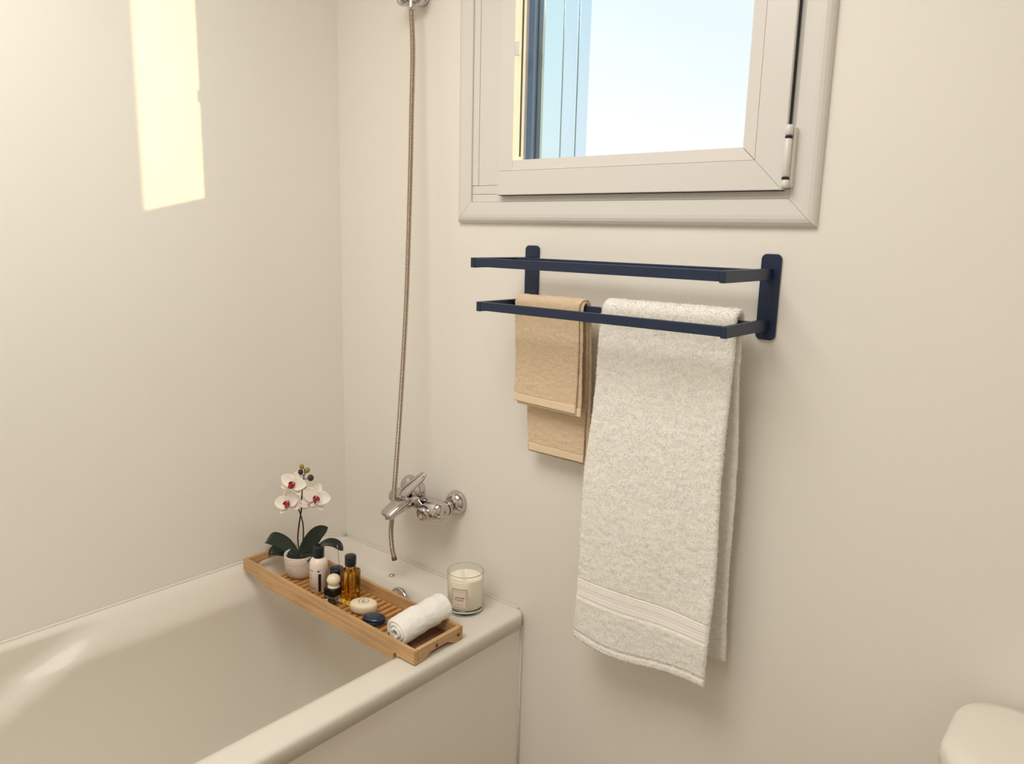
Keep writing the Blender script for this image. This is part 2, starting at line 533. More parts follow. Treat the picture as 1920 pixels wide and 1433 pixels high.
def make_tub():
    root = empty('bathtub', (0.36, -0.88, 0.0))
    O = Vector((0.36, -0.88, 0.0))
    tag(root, 'built-in white acrylic bathtub with flat side panel in the corner under the hose', 'bathtub')
    Y0 = -1.76
    lv = [  # x0, x1, y0, y1, r, z
        (0.001, 0.712, Y0 + .014, -0.0010, 0.018, 0.5400),
        (0.001, 0.7260, Y0, -0.0010, 0.022, 0.5400),
        (0.001, 0.7262, Y0, -0.0010, 0.022, 0.5700),
        (0.001, 0.7245, Y0 + .002, -0.0011, 0.022, 0.5755),
        (0.001, 0.7195, Y0 + .007, -0.0012, 0.022, 0.5790),
        (0.002, 0.7120, Y0 + .014, -0.0030, 0.020, 0.5800),
        (0.008, 0.7000, -1.72, -0.0120, 0.030, 0.5803),
        (0.016, 0.6800, -1.69, -0.0400, 0.060, 0.5805),
        (0.026, 0.6600, -1.66, -0.0800, 0.110, 0.5803),
        (0.032, 0.6480, -1.64, -0.1000, 0.150, 0.5785),
        (0.043, 0.6420, -1.625, -0.1080, 0.155, 0.5720),
        (0.054, 0.6370, -1.61, -0.1150, 0.155, 0.5620),
        (0.064, 0.6330, -1.60, -0.1210, 0.150, 0.5500),
        (0.0710, 0.6300, -1.59, -0.1260, 0.145, 0.5360), (0.0735, 0.6290, -1.585, -0.1280, 0.142, 0.5280)]
    a = (0.0742, 0.6275, -1.58, -0.1300, 0.140, 0.520)
    b = (0.140, 0.560, -1.30, -0.195, 0.110, 0.215)
    n = 22
    for i in range(n + 1):
        t = i / n
        lv.append(tuple(a[k] + (b[k] - a[k]) * (t ** 1.9 if k == 0 else t) for k in range(6)))
    lv += [(0.152, 0.548, -1.26, -0.210, 0.105, 0.185), (0.172, 0.528, -1.22, -0.232, 0.10, 0.163),
           (0.200, 0.500, -1.18, -0.262, 0.09, 0.152), (0.24, 0.46, -1.1, -0.31, 0.08, 0.149)]
    rings = []
    for (x0, x1, y0, y1, r, z) in lv:
        ring = []
        for (x, y, zz) in rrect(x0, x1, y0, y1, r, z):
            if z > 0.545 and x < 0.06:              # rim climbs to the left wall
                k = sm(0.062, 0.0, x)
                zz += 0.026 * k * sm(0.0, -0.10, y)
            if x < 0.36 and z < 0.579:              # shoulder recess with its ledge
                zr = 0.580 - (-0.770 - y) * 0.452
                s = sm(-0.034, 0.026, zz - zr) * sm(-0.60, -0.86, y) * sm(0.36, 0.2, x)
                x -= s * max(0.0, min(0.040, (x - 0.026) * 0.9))
            ring.append((x, y, zz))
        rings.append([Vector(p) - O for p in ring])
    V, F = loft(rings, False, True)
    obj('shell', V, F, MT['enamel'], root)
    box('side_panel', 0.700 - O.x, 0.7145 - O.x, Y0 - O.y, -0.0012 - O.y, 0.004, 0.5395, MT['panel'], root, 0.0008)
    # sealant along both walls
    tube('sealant_bead', [Vector((0.004 + 0.70 * i / 30, -0.0035, 0.5815 + 0.026 * sm(0.062, 0.0, 0.004 + 0.70 * i / 30) * 0)) - O for i in range(31)], 0.0030, MT['sealant'], root, 8)
    pts = [Vector((0.0050, -0.004 - 1.7 * i / 60, 0.5805 + 0.026 * sm(0.0, -0.10, -0.004 - 1.7 * i / 60))) - O for i in range(61)]
    tube('sealant_bead', pts, 0.0038, MT['sealant'], root, 8)
    tube('sealant_bead', [Vector((0.7155, -0.0035, 0.01)) - O, Vector((0.7155, -0.0035, 0.538)) - O], 0.0035, MT['sealant'], root, 8)
    # overflow rosette on the end wall
    ov = lathe('overflow_cover', [(0.0370, 0.0), (0.0370, 0.005), (0.034, 0.0095), (0.027, 0.0115), (0.025, 0.008), (0.0, 0.008)], MT['chrome'], root, 40)
    ov.location = Vector((0.4000, -0.1340, 0.5440)) - O
    ov.rotation_euler = (math.radians(78), 0, 0)
    kn = lathe('reflection_cap', [(0.0085, 0), (0.0085, 0.0015), (0.006, 0.0035), (0.0, 0.004)], MT['chrome'], root, 20)  # added chrome disc standing in for the mixer's reflection in the tub
    kn.location = Vector((0.3235, -0.0940, 0.5796)) - O
    dr = lathe('drain', [(0.032, 0), (0.032, 0.002), (0.026, 0.004), (0.0, 0.005)], MT['chrome'], root, 32)
    dr.location = Vector((0.35, -0.42, 0.1485)) - O
make_tub()

# ------------------------------------------------------------------ towel rack
def make_rack():
    O = Vector((1.0, 0.0, 1.41))
    root = empty('towel_rack', O)
    tag(root, 'dark navy two-tier metal towel rack fixed to the wall under the window', 'towel rack')
    for xc, w in ((0.7172, 0.0395), (1.2828, 0.0375)):
        bm = bmesh.new()
        r, hw = 0.010, w / 2
        z0, z1 = 1.3315 - O.z, 1.4905 - O.z
        out = []
        for cx, cz, a0 in ((xc - O.x + hw - r, z1 - r, 0), (xc - O.x - hw + r, z1 - r, 90), (xc - O.x - hw + r, z0 + r, 180), (xc - O.x + hw - r, z0 + r, 270)):
            for k in range(7):
                a = math.radians(a0 + 15 * k)
                out.append((cx + r * math.cos(a), cz + r * math.sin(a)))
        rings = [[(x, -0.0008, z) for x, z in out], [(x, -0.0050, z) for x, z in out],
                 [(xc - O.x + (x - xc + O.x) * .965, -0.0062, (z1 + z0) / 2 + (z - (z1 + z0) / 2) * .992) for x, z in out]]
        V, F = loft(rings)
        obj('wall_plate', V, F, MT['rack'], root, smooth=False)
    for tier, (zl, zh, yf) in enumerate(((1.4445, 1.4640, -0.2045), (1.3505, 1.3700, -0.1850))):
        for xc in (0.7172, 1.2828):
            box('arm', xc - 0.0055 - O.x, xc + 0.0055 - O.x, yf - 0.0008, -0.0055, zl - 0.0012 - O.z, zh + 0.0002 - O.z, MT['rack'], root, 0.0012)
        x0, x1 = 0.7172 + 0.0055 - O.x, 1.2828 - 0.0055 - O.x
        box('front_bar', x0, x1, yf, yf + 0.010, zl + 0.0012 - O.z, zh - O.z, MT['rack'], root, 0.0010)
        box('back_bar', x0, x1, -0.0700, -0.0600, zl + 0.0012 - O.z, zh - O.z, MT['rack'], root, 0.0010)
make_rack()

# ------------------------------------------------------------------ towels
def ribbon(path, x0f, x1f, t, nv, disp=None, edge=5, e_soft=1.0, yx=None):
    """closed thick ribbon: path of (y,z); x edges by u in 0..1; returns verts, faces"""
    P = [Vector((0, y, z)) for y, z in path]
    L = [0.0]
    for i in range(1, len(P)):
        L.append(L[-1] + (P[i] - P[i - 1]).length)
    rings = []
    N = len(P)
    for i, p in enumerate(P):
        u = L[i] / L[-1]
        d = (P[min(i + 1, N - 1)] - P[max(i - 1, 0)]).normalized()
        nrm = Vector((0, -d.z, d.y))           # left of travel in (y,z): outward for a path up the front
        xa, xb = x0f(u), x1f(u)
        h = t / 2
        # taper the very ends so the hems close round
        e = min(L[i], L[-1] - L[i]) / (t * 0.5)
        if e < 1:
            h *= math.sqrt(max(0.02, 1 - (1 - e) ** 2))
        ring = []
        for k in range(nv + 1):
            v = k / nv
            ring.append((xa + h + (xb - xa - 2 * h) * v, h, u, v, 1))
        for k in range(1, edge):
            a = PI / 2 - PI * k / edge
            ring.append((xb - h + h * math.cos(a), h * math.sin(a), u, 1, 0))
        for k in range(nv + 1):
            v = 1 - k / nv
            ring.append((xa + h + (xb - xa - 2 * h) * v, -h, u, v, -1))
        for k in range(1, edge):
            a = -PI / 2 - PI * k / edge
            ring.append((xa + h + h * math.cos(a), h * math.sin(a), u, 0, 0))
        out = []
        for (x, n, uu, v, side) in ring:
            q = Vector((x, p.y, p.z)) + nrm * n
            if yx:
                q.y += yx(x, q.z)
            if disp:
                o = disp(q, uu, v, side, L[i], L[-1])
                q += nrm * o[0]
                q.x += o[1]
                q.z += o[2]
            out.append(q)
        rings.append(out)
    return loft(rings)

def resample(path, step):
    P = [Vector((0, y, z)) for y, z in path]
    out = [P[0]]
    for a, b in zip(P, P[1:]):
        n = max(1, int(round((b - a).length / step)))
        for i in range(1, n + 1):
            out.append(a.lerp(b, i / n))
    return [(p.y, p.z) for p in out]

def over_bar(yf, zf, yb, zb, ztop, rf, rb):
    """front bottom -> over the bar at y=-0.065 -> back bottom"""
    ym = -0.065
    pts = [(yf, zf)]
    zs = ztop - rf
    pts.append((ym - rf, zs))
    for k in range(1, 9):
        a = PI - PI / 2 * k / 8
        pts.append((ym + rf * math.cos(a), zs + rf * math.sin(a)))
    for k in range(1, 9):
        a = PI / 2 - PI / 2 * k / 8
        pts.append((ym + rb * math.cos(a), ztop - rb + rb * math.sin(a)))
    pts.append((yb, zb))
    return pts

def terry(a1, a2, a3, seed, fold=0.0):
    def f(q, u, v, side, l, LL):
        s = 1 if side >= 0 else -1
        p = Vector((q.x * 9, q.z * 9 + (5 if q.y > -0.065 else 0), seed))
        big = noise.noise(p) * a1 * sm(0, 0.10, l) * 1.0
        p2 = Vector((q.x * 55, q.z * 90, seed + 3 + (7 if q.y > -0.065 else 0)))
        mid = noise.fractal(p2, 1.0, 2.0, 2) * a2
        p3 = Vector((q.x * 330, q.z * 330, seed + 9 + q.y * 200))
        fine = noise.noise(p3) * a3
        ex = 0.0
        if side == 0 or v < 0.02 or v > 0.98:
            ex = noise.noise(Vector((q.z * 260, seed, v * 10))) * a3 * 1.3 + noise.noise(Vector((q.z * 22, seed + 4, v * 10))) * a2 * 1.0
        return (big * s * 0 + big + (mid + fine) * s * 1.0 if side >= 0 else big - (mid + fine), ex, noise.noise(Vector((q.x * 70, 3, seed))) * a2 * 0.6 * (1 if l < 0.02 or LL - l < 0.02 else 0))
    return f

def pile(src, m, parent, count, length, seed, skip=None, lift=0.45):
    """short terry loops lying on the cloth: one object of thin blades"""
    import numpy as np
    rng = np.random.default_rng(seed)
    me = src.data
    bm = bmesh.new()
    bm.from_mesh(me)
    bmesh.ops.recalc_face_normals(bm, faces=bm.faces)
    bm.to_mesh(me)
    bm.free()
    me.update()
    n = len(me.vertices)
    co = np.empty(n * 3)
    me.vertices.foreach_get('co', co)
    co = co.reshape(-1, 3)
    no = np.empty(n * 3)
    me.vertices.foreach_get('normal', no)
    no = no.reshape(-1, 3)
    polys = np.array([p.vertices[:] for p in me.polygons if len(p.vertices) == 4])
    a = co[polys[:, 0]]
    ar = np.linalg.norm(np.cross(co[polys[:, 1]] - a, co[polys[:, 3]] - a), axis=1)
    pick = rng.choice(len(polys), count, p=ar / ar.sum())
    u, v = rng.random((2, count, 1))
    P = polys[pick]
    p = (co[P[:, 0]] * (1 - u) + co[P[:, 1]] * u) * (1 - v) + (co[P[:, 3]] * (1 - u) + co[P[:, 2]] * u) * v
    nn = no[P[:, 0]]
    if skip is not None:
        keep = ~skip(p)
        p, nn = p[keep], nn[keep]
    k = len(p)
    t = rng.normal(size=(k, 3))
    t[:, 2] -= 0.35
    t -= nn * (t * nn).sum(1, keepdims=True)
    t /= np.linalg.norm(t, axis=1, keepdims=True) + 1e-9
    w = np.cross(nn, t)
    L = length * (0.6 + 0.8 * rng.random((k, 1)))
    hw = length * 0.16
    tip = p + (t * (1 - lift) + nn * lift) * L
    mid = p + (t * (0.35) + nn * lift * 0.9) * L
    own = np.cross(w, tip - p)
    own /= np.linalg.norm(own, axis=1, keepdims=True) + 1e-9
    sg = np.where((own * nn).sum(1, keepdims=True) < 0, -1.0, 1.0)
    own, w = own * sg, w * sg                 # every blade faces out of the cloth
    V = np.stack([p - w * hw - nn * 0.0003, p + w * hw - nn * 0.0003, mid + w * hw * 1.1, tip, mid - w * hw * 1.1], 1).reshape(-1, 3)
    i = np.arange(k)[:, None] * 5
    loops = (i + np.array([[0, 1, 2, 4, 4, 2, 3]])).astype(np.int32).ravel()
    starts = (np.arange(k)[:, None] * 7 + np.array([[0, 4]])).astype(np.int32).ravel()
    mesh = D.meshes.new('pile')
    mesh.vertices.add(len(V))
    mesh.vertices.foreach_set('co', V.ravel())
    mesh.loops.add(len(loops))
    mesh.loops.foreach_set('vertex_index', loops)
    mesh.polygons.add(len(starts))
    mesh.polygons.foreach_set('loop_start', starts)
    mesh.update(calc_edges=True)
    mesh.polygons.foreach_set('use_smooth', [True] * len(starts))
    # soft shading: the loops mostly follow the cloth under them
    cn = nn * 0.72 + own * 0.28
    cn /= np.linalg.norm(cn, axis=1, keepdims=True) + 1e-9
    mesh.normals_split_custom_set_from_vertices(np.repeat(cn, 5, axis=0).tolist())
    mesh.materials.append(m)
    o = link(D.objects.new('pile', mesh), parent)
    o['kind'] = 'stuff'
    return o

def make_white_towel():
    O = Vector((1.11, -0.065, 1.36))
    root = empty('bath_towel', O)
    tag(root, 'large cream white terry bath towel hanging over the lower bar, right of the tan towel', 'towel')
    path = over_bar(-0.090, 0.631, -0.026, 0.672, 1.3845, 0.0195, 0.0165)
    path = resample(path, 0.0030)
    total = 0.0
    zt = lambda u: None
    LT = sum(math.hypot(b[0] - a[0], b[1] - a[1]) for a, b in zip(path, path[1:]))
    def xa(u):
        l = u * LT
        z = 0.631 + l
        if z < 1.36:
            f = (1.36 - z) / 0.73
            return 0.970 - 0.030 * min(1, f * 1.5) + 0.003 * math.sin(z * 17)
        return 0.970 + 0.004 * sm(1.36, 1.5, z)
    def xb(u):
        l = u * LT
        z = 0.631 + l
        return 1.2590 + 0.0022 * math.sin(z * 15 + 1) + (0.006 * sm(1.45, 1.9, z) if z > 1.40 else 0)
    T = terry(0.0022, 0.0008, 0.0008, 1.7)
    def disp(q, u, v, side, l, LL):
        n, x, z = T(q, u, v, side, l, LL)
        front = q.y < -0.065
        # woven band and hem lines sink in
        zz = q.z
        if front and 0.7315 < zz < 0.7775:
            n = noise.noise(Vector((q.x * 9, zz * 9, 1.7))) * 0.0022 - (0.0020 if side >= 0 else -0.0020)
        if front and abs(zz - 0.6505) < 0.0022:
            n -= 0.0022 * (1 if side >= 0 else -1)
        if (not front) and (0.765 < zz < 0.771 or 0.806 < zz < 0.811):
            n -= 0.001
        # soft vertical folds low on the towel
        n += 0.0045 * math.sin((q.x - 0.94) * 22) * sm(1.30, 0.75, zz) * (1 if front else 0.4)
        if front:
            z += -0.010 * math.sin((q.x - 0.94) / 0.32 * PI * 1.6) * sm(0.78, 0.64, zz)
        return (n, x, z)
    V, F = ribbon(path, xa, xb, 0.0135, 112, disp)
    for v in V:
        v -= O
    cloth = obj('body', V, F, MT['white_terry'], root)
    pile(cloth, MT['white_terry'], root, 130000, 0.0033, 3, lift=0.33, skip=lambda p: (p[:, 1] < 0) & (p[:, 2] + 1.36 > 0.727) & (p[:, 2] + 1.36 < 0.781))
    # the woven band with its ribs
    bpath = resample([(-0.0893, 0.7320), (-0.0887, 0.7770)], 0.0004)
    def bd(q, u, v, side, l, LL):
        n = noise.noise(Vector((q.x * 9, q.z * 9, 1.7))) * 0.0022
        n += 0.0045 * math.sin((q.x - 0.94) * 22) * sm(1.30, 0.75, q.z)
        ribs = 0.0
        for c in (0.06, 0.13, 0.20, 0.29, 0.62, 0.70, 0.78, 0.88):
            ribs += 0.00075 * math.exp(-((u - c) / 0.022) ** 2)
        s = 1 if side >= 0 else -1
        zo = -0.010 * math.sin((q.x - 0.94) / 0.32 * PI * 1.6) * sm(0.78, 0.64, q.z)
        return (n + ribs * s, 0, zo)
    V, F = ribbon(bpath, lambda u: 0.9415 + 0.001, lambda u: 1.2565, 0.0112, 60, bd)
    for v in V:
        v -= O
    o = obj('woven_band', V, F, MT['white_weave'], root)
    o['label'] = 'flat ribbed band near the towel end'
make_white_towel()

def make_tan_towel():
    O = Vector((0.83, -0.065, 1.36))
    root = empty('hand_towel', O)
    tag(root, 'small folded tan terry hand towel hanging at the left of the lower rack bar', 'towel')
    layers = [  # name, zf, zb, ztop, rf, rb, t, x0, x1(front), x1(back), yf, yb
        ('outer_layer', 1.1400, 1.0150, 1.3815, 0.0175, 0.0155, 0.0055, 0.7380, 0.9130, 0.922, -0.0830, -0.0370),
        ('inner_layer', 1.1335, 1.0185, 1.3760, 0.0118, 0.0100, 0.0050, 0.7440, 0.9215, 0.916, -0.0775, -0.0440)]
    for li, (nm, zf, zb, ztop, rf, rb, t, x0, x1, x1b, yf, yb) in enumerate(layers):
        path = resample(over_bar(yf, zf, yb, zb, ztop, rf, rb), 0.0028)
        LT = sum(math.hypot(b[0] - a[0], b[1] - a[1]) for a, b in zip(path, path[1:]))
        lf = ztop - zf
        def xa(u, x0=x0, LT=LT, lf=lf):
            l = u * LT
            return x0 + 0.003 * math.sin(l * 20) + 0.012 * sm(lf, LT, l)
        def xb(u, x1=x1, x1b=x1b, LT=LT, lf=lf):
            l = u * LT
            return x1 + (x1b - x1) * sm(lf - .03, lf + .05, l) + 0.0025 * math.sin(l * 17 + li)
        T = terry(0.0016, 0.0010, 0.0009, 5.1 + li * 3)
        def disp(q, u, v, side, l, LL, T=T, LT=LT):
            n, x, z = T(q, u, v, side, l, LL)
            e = min(l, LL - l)
            if e < 0.0175:                       # flat hem
                n = noise.noise(Vector((q.x * 9, q.z * 9, 5.1))) * 0.0012 - (0.0013 if side >= 0 else -0.0013)
            elif e < 0.0195:
                n -= 0.0020 * (1 if side >= 0 else -1)
            if v > 0.955 and side > 0 and v < 0.97:
                n -= 0.0012
            if l < 0.3 and q.y < -0.065:
                z -= 0.004 * (v - .3) * sm(0.2, 0.0, l)
            return (n, x, z)
        V, F = ribbon(path, xa, xb, t, 70, disp)
        for v in V:
            v -= O
        o = obj(nm, V, F, MT['tan_terry'], root)
        pile(o, MT['tan_terry'], root, 36000, 0.0022, 5 + li, skip=lambda p, zf=zf, zb=zb: ((p[:, 1] < 0) & (p[:, 2] + 1.36 < zf + 0.020)) | ((p[:, 1] > 0) & (p[:, 2] + 1.36 < zb + 0.020)))
        for end in (0, 1):
            sub = path[:9] if end == 0 else path[-9:]
            sub = resample(sub[:8] if end == 0 else sub[1:], 0.0012)
            xlo = xa(0 if end == 0 else 1)
            xhi = xb(0 if end == 0 else 1)
            def hd(q, u, v, side, l, LL, end=end):
                z = -0.004 * (v - .3) if end == 0 else 0
                return (noise.noise(Vector((q.x * 9, q.z * 9, 5.1))) * 0.0012, 0, z)
            V, F = ribbon(sub, lambda u: xlo + .0005, lambda u: xhi - .0005, t - 0.0003, 30, hd)
            for v in V:
                v -= O
            h = obj('hem', V, F, MT['tan_weave'], o)
            h['label'] = 'smooth flat hem'
make_tan_towel()

# ------------------------------------------------------------------ shower hose and its holder
def make_hose():
    ctrl = [(0.3562, -0.050, 2.046), (0.3614, -0.050, 1.943), (0.3655, -0.058, 1.80), (0.3699, -0.065, 1.690), (0.3760, -0.077, 1.52),
            (0.3812, -0.090, 1.348), (0.3850, -0.106, 1.18), (0.3849, -0.120, 1.020), (0.3740, -0.122, 0.90), (0.3602, -0.120, 0.796),
            (0.3530, -0.120, 0.745), (0.3510, -0.120, 0.7186), (0.3545, -0.120, 0.680), (0.3628, -0.120, 0.6530)]
    sp = spline(ctrl, 60)
    # even spacing: 5 stations per coil
    L = [0.0]
    for a, b in zip(sp, sp[1:]):
        L.append(L[-1] + (b - a).length)
    step = 0.0043 / 5
    pts, rad = [], []
    k, s, i = 0, 0.0, 0
    prof = (0.0051, 0.0064, 0.0068, 0.0064, 0.0051)
    while s < L[-1]:
        while L[i + 1] < s:
            i += 1
        t = (s - L[i]) / (L[i + 1] - L[i])
        pts.append(sp[i].lerp(sp[i + 1], t))
        rad.append(prof[k % 5])
        k += 1
        s += step
    O = Vector(ctrl[0])
    root = empty('shower_hose', O)
    tag(root, 'long ribbed metal shower hose hanging down the wall past the bath mixer', 'shower hose')
    tube('hose', [p - O for p in pts], rad, MT['hose'], root, 12, up=Vector((0, 1, 0)))
    d = (sp[-1] - sp[-6]).normalized()
    e = sp[-1]
    tube('end_sleeve', [e - O - d * .002, e - O + d * .0005, e - O + d * .008, e - O + d * .0085], [0.0068, 0.0072, 0.0070, 0.0055], MT['hose_end'], root, 16, up=Vector((0, 1, 0)))
    lathe('hose_nut', [(0.0085, -0.004), (0.0092, -0.002), (0.0088, 0.004), (0.0072, 0.016), (0.0072, 0.018)], MT['chrome'], root, 20)
make_hose()

def make_holder():
    O = Vector((0.352, 0.0, 2.088))
    root = empty('hand_shower_holder', O)
    tag(root, 'chrome wall bracket holding the top of the shower hose, cut by the photo top edge', 'shower holder')
    lathe('wall_rosette', [(0.026, -0.001), (0.027, -0.006), (0.024, -0.014), (0.014, -0.020), (0.011, -0.034)], MT['chrome'], root, 32, loc=(-0.006, 0, -0.001), axis='Y')
    # cradle cup on the right, chrome ball joint on the left
    lathe('cradle', [(0.0, -0.030), (0.010, -0.0285), (0.0165, -0.022), (0.0185, -0.010), (0.0185, 0.006), (0.015, 0.012), (0.0, 0.013)], MT['chrome'], root, 28, loc=(0.010, -0.034, -0.004))
    lathe('joint_cap', [(0.0, -0.020), (0.009, -0.0185), (0.0155, -0.012), (0.018, 0.0), (0.0155, 0.012), (0.0, 0.020)], MT['chrome'], root, 28, loc=(-0.022, -0.052, -0.014))
    tube('handle', [(0.0042, -0.050, -0.022), (0.005, -0.056, 0.004), (0.006, -0.066, 0.06), (0.010, -0.090, 0.15)], [0.0075, 0.0095, 0.0115, 0.012], MT['chrome'], root, 18, up=Vector((0, 1, 0)))
make_holder()

# ------------------------------------------------------------------ bath mixer
def make_mixer():
    O = Vector((0.395, 0.0, 0.802))
    root = empty('bath_mixer', O)
    tag(root, 'wall-mounted chrome single-lever bath mixer with a curved spout', 'tap')
    # body: lofted sections along x, bulging at both ends
    secs = [(-0.098, 0.0120, 0.0120, 0), (-0.094, 0.0190, 0.0185, 0), (-0.086, 0.0230, 0.0225, 0), (-0.070, 0.0245, 0.0240, 0), (-0.045, 0.0240, 0.0245, 0.002), (-0.015, 0.0240, 0.0255, 0.004),
            (0.015, 0.0245, 0.0260, 0.004), (0.034, 0.0270, 0.0270, 0.0), (0.054, 0.0310, 0.0300, -0.003), (0.075, 0.0310, 0.0300, -0.003), (0.092, 0.0270, 0.0265, -0.002), (0.101, 0.0190, 0.0190, 0), (0.104, 0.0110, 0.0110, 0)]
    def body_ring(x, ry, rz, dz, n=32):
        ring = []
        for i in range(n):
            a = 2 * PI * i / n
            ring.append(Vector((x, -0.066 + ry * math.cos(a), dz + rz * math.sin(a))))
        return ring
    sp = spline([(x, ry, rz) for x, ry, rz, dz in secs], 4)
    dzs = spline([(x, dz, 0) for x, ry, rz, dz in secs], 4)
    V, F = loft([body_ring(p.x, p.y, p.z, q.y) for p, q in zip(sp, dzs)])
    obj('body', V, F, MT['chrome'], root)
    # unions run straight to the wall from both ends
    for xb, z in ((-0.077, 0.006), (0.086, 0.004)):
        tube('shoulder', [(xb, y, 0) for y in (-0.066, -0.058, -0.050, -0.0475)], [0.0205, 0.0215, 0.0215, 0.0195], MT['chrome'], root, 28)
        tube('seal_ring', [(xb, y, 0) for y in (-0.0478, -0.0470, -0.0450, -0.0442)], [0.0150, 0.0205, 0.0205, 0.0150], MT['dark_rubber'], root, 28)
        tube('union_nut', [(xb, y, 0.001) for y in (-0.0446, -0.0435, -0.0370, -0.0360)], [0.0165, 0.0190, 0.0190, 0.0165], MT['chrome'], root, 28)
        tube('union_pipe', [(xb, -0.040, 0.001), (xb, -0.025, 0.003), (xb, -0.010, z), (xb, -0.002, z)], 0.0135, MT['chrome'], root, 24)
        lathe('wall_rosette', [(0.0315, -0.0005), (0.0325, -0.004), (0.0320, -0.009), (0.0295, -0.016), (0.0245, -0.0225), (0.0185, -0.0265), (0.0140, -0.0280)], MT['chrome'], root, 40, loc=(xb + 0.003 * (1 if xb > 0 else -5), 0, z + 0.004), axis='Y')
    # diverter knob facing the room on the right half
    kb = lathe('diverter_knob', [(0.0195, 0.0), (0.0200, -0.010), (0.0188, -0.0138), (0.0160, -0.0152), (0.0, -0.0158)], MT['chrome'], root, 32, axis='Y')
    kb.location = (0.058, -0.0915, -0.006)
    kb.rotation_euler = (math.radians(12), 0, math.radians(6))
    kr = lathe('knob_seal', [(0.0205, 0.0), (0.0205, -0.003)], MT['dark_rubber'], root, 32, axis='Y')
    kr.location = (0.058, -0.0900, -0.006)
    kr.rotation_euler = kb.rotation_euler
    # spout: arched, flattened, narrowing to the tip
    path = spline([(0.000, -0.062, 0.014), (-0.002, -0.098, 0.014), (-0.006, -0.124, 0.006), (-0.010, -0.146, -0.004), (-0.0125, -0.160, -0.013), (-0.0135, -0.166, -0.0180)], 6)
    N = len(path)
    rings = []
    for i, pnt in enumerate(path):
        t = i / (N - 1)
        d = (path[min(i + 1, N - 1)] - path[max(i - 1, 0)]).normalized()
        s, u = frame_from(d)
        w = 0.0290 - 0.006 * t
        h = 0.0200 - 0.011 * t
        if t > 0.86:
            k = math.sqrt(max(0.0, 1 - ((t - 0.86) / 0.14) ** 2))
            w *= max(0.12, k)
            h *= max(0.15, k)
        ring = []
        for k in range(28):
            a = 2 * PI * k / 28
            c, q = math.cos(a), math.sin(a)
            e = 0.72
            ring.append(pnt + s * (w * math.copysign(abs(c) ** e, c)) + u * (h * math.copysign(abs(q) ** e, q)))
        rings.append(ring)
    V, F = loft(rings)
    obj('spout', V, F, MT['chrome'], root)
    o = lathe('spout_outlet', [(0.0125, 0), (0.0125, -0.012), (0.0108, -0.0125), (0.0, -0.011)], MT['chrome'], root, 24, loc=(-0.0125, -0.152, -0.012))
    # lever dome and paddle
    lathe('lever_collar', [(0.0245, 0.0), (0.0250, 0.004), (0.0240, 0.007)], MT['dark_rubber'], root, 32, loc=(0.003, -0.072, 0.021))
    lathe('lever_dome', [(0.0245, 0.0), (0.0255, 0.006), (0.0250, 0.016), (0.0220, 0.026), (0.0160, 0.034), (0.008, 0.0375), (0.0, 0.038)], MT['chrome'], root, 32, loc=(0.003, -0.072, 0.0280))
    pp = spline([(-0.009, -0.112, 0.029), (0.001, -0.106, 0.043), (0.016, -0.094, 0.062), (0.031, -0.081, 0.081), (0.040, -0.073, 0.091)], 6)
    rings = []
    N = len(pp)
    nd = Vector((0.10, -0.80, 0.56)).normalized()          # face of the paddle
    for i, pnt in enumerate(pp):
        t = i / (N - 1)
        d = (pp[min(i + 1, N - 1)] - pp[max(i - 1, 0)]).normalized()
        s = d.cross(nd).normalized()
        nn = s.cross(d).normalized()
        w = 0.0185 * math.sqrt(max(0.03, 1 - (2 * t - 0.85) ** 2 / 1.9)) * (1 - 0.22 * t)
        h = 0.0080 - 0.003 * t
        if t < 0.12:
            w *= 0.45 + t / 0.12 * .55
        if t > 0.9:
            w *= max(0.25, math.sqrt(max(0, 1 - ((t - .9) / .1) ** 2)))
        rings.append([pnt + s * (w * math.cos(2 * PI * k / 24)) + nn * (h * math.sin(2 * PI * k / 24)) for k in range(24)])
    V, F = loft(rings)
    obj('lever', V, F, MT['chrome'], root)
make_mixer()

# ------------------------------------------------------------------ bamboo tray
TILT = 0.0313
YAW = 0.026
TRAY = Vector((0.0440, -0.3790, 0.6030))       # underside of the front left corner
def tray_mat():
    return Matrix.Translation(TRAY) @ Matrix.Rotation(YAW, 4, 'Z') @ Matrix.Rotation(TILT, 4, 'Y')
TM = tray_mat()
TL, TW, TH, TT = 0.6640, 0.1560, 0.0330, 0.0105
SLAT_Z = 0.0045
def slat_z(x, y):
    """world height of the slats' top above (x,y)"""
    lx = (Vector((x, y, 0)) - Vector((TRAY.x, TRAY.y, 0))).length
    return (TM @ Vector((lx, 0.08, SLAT_Z))).z

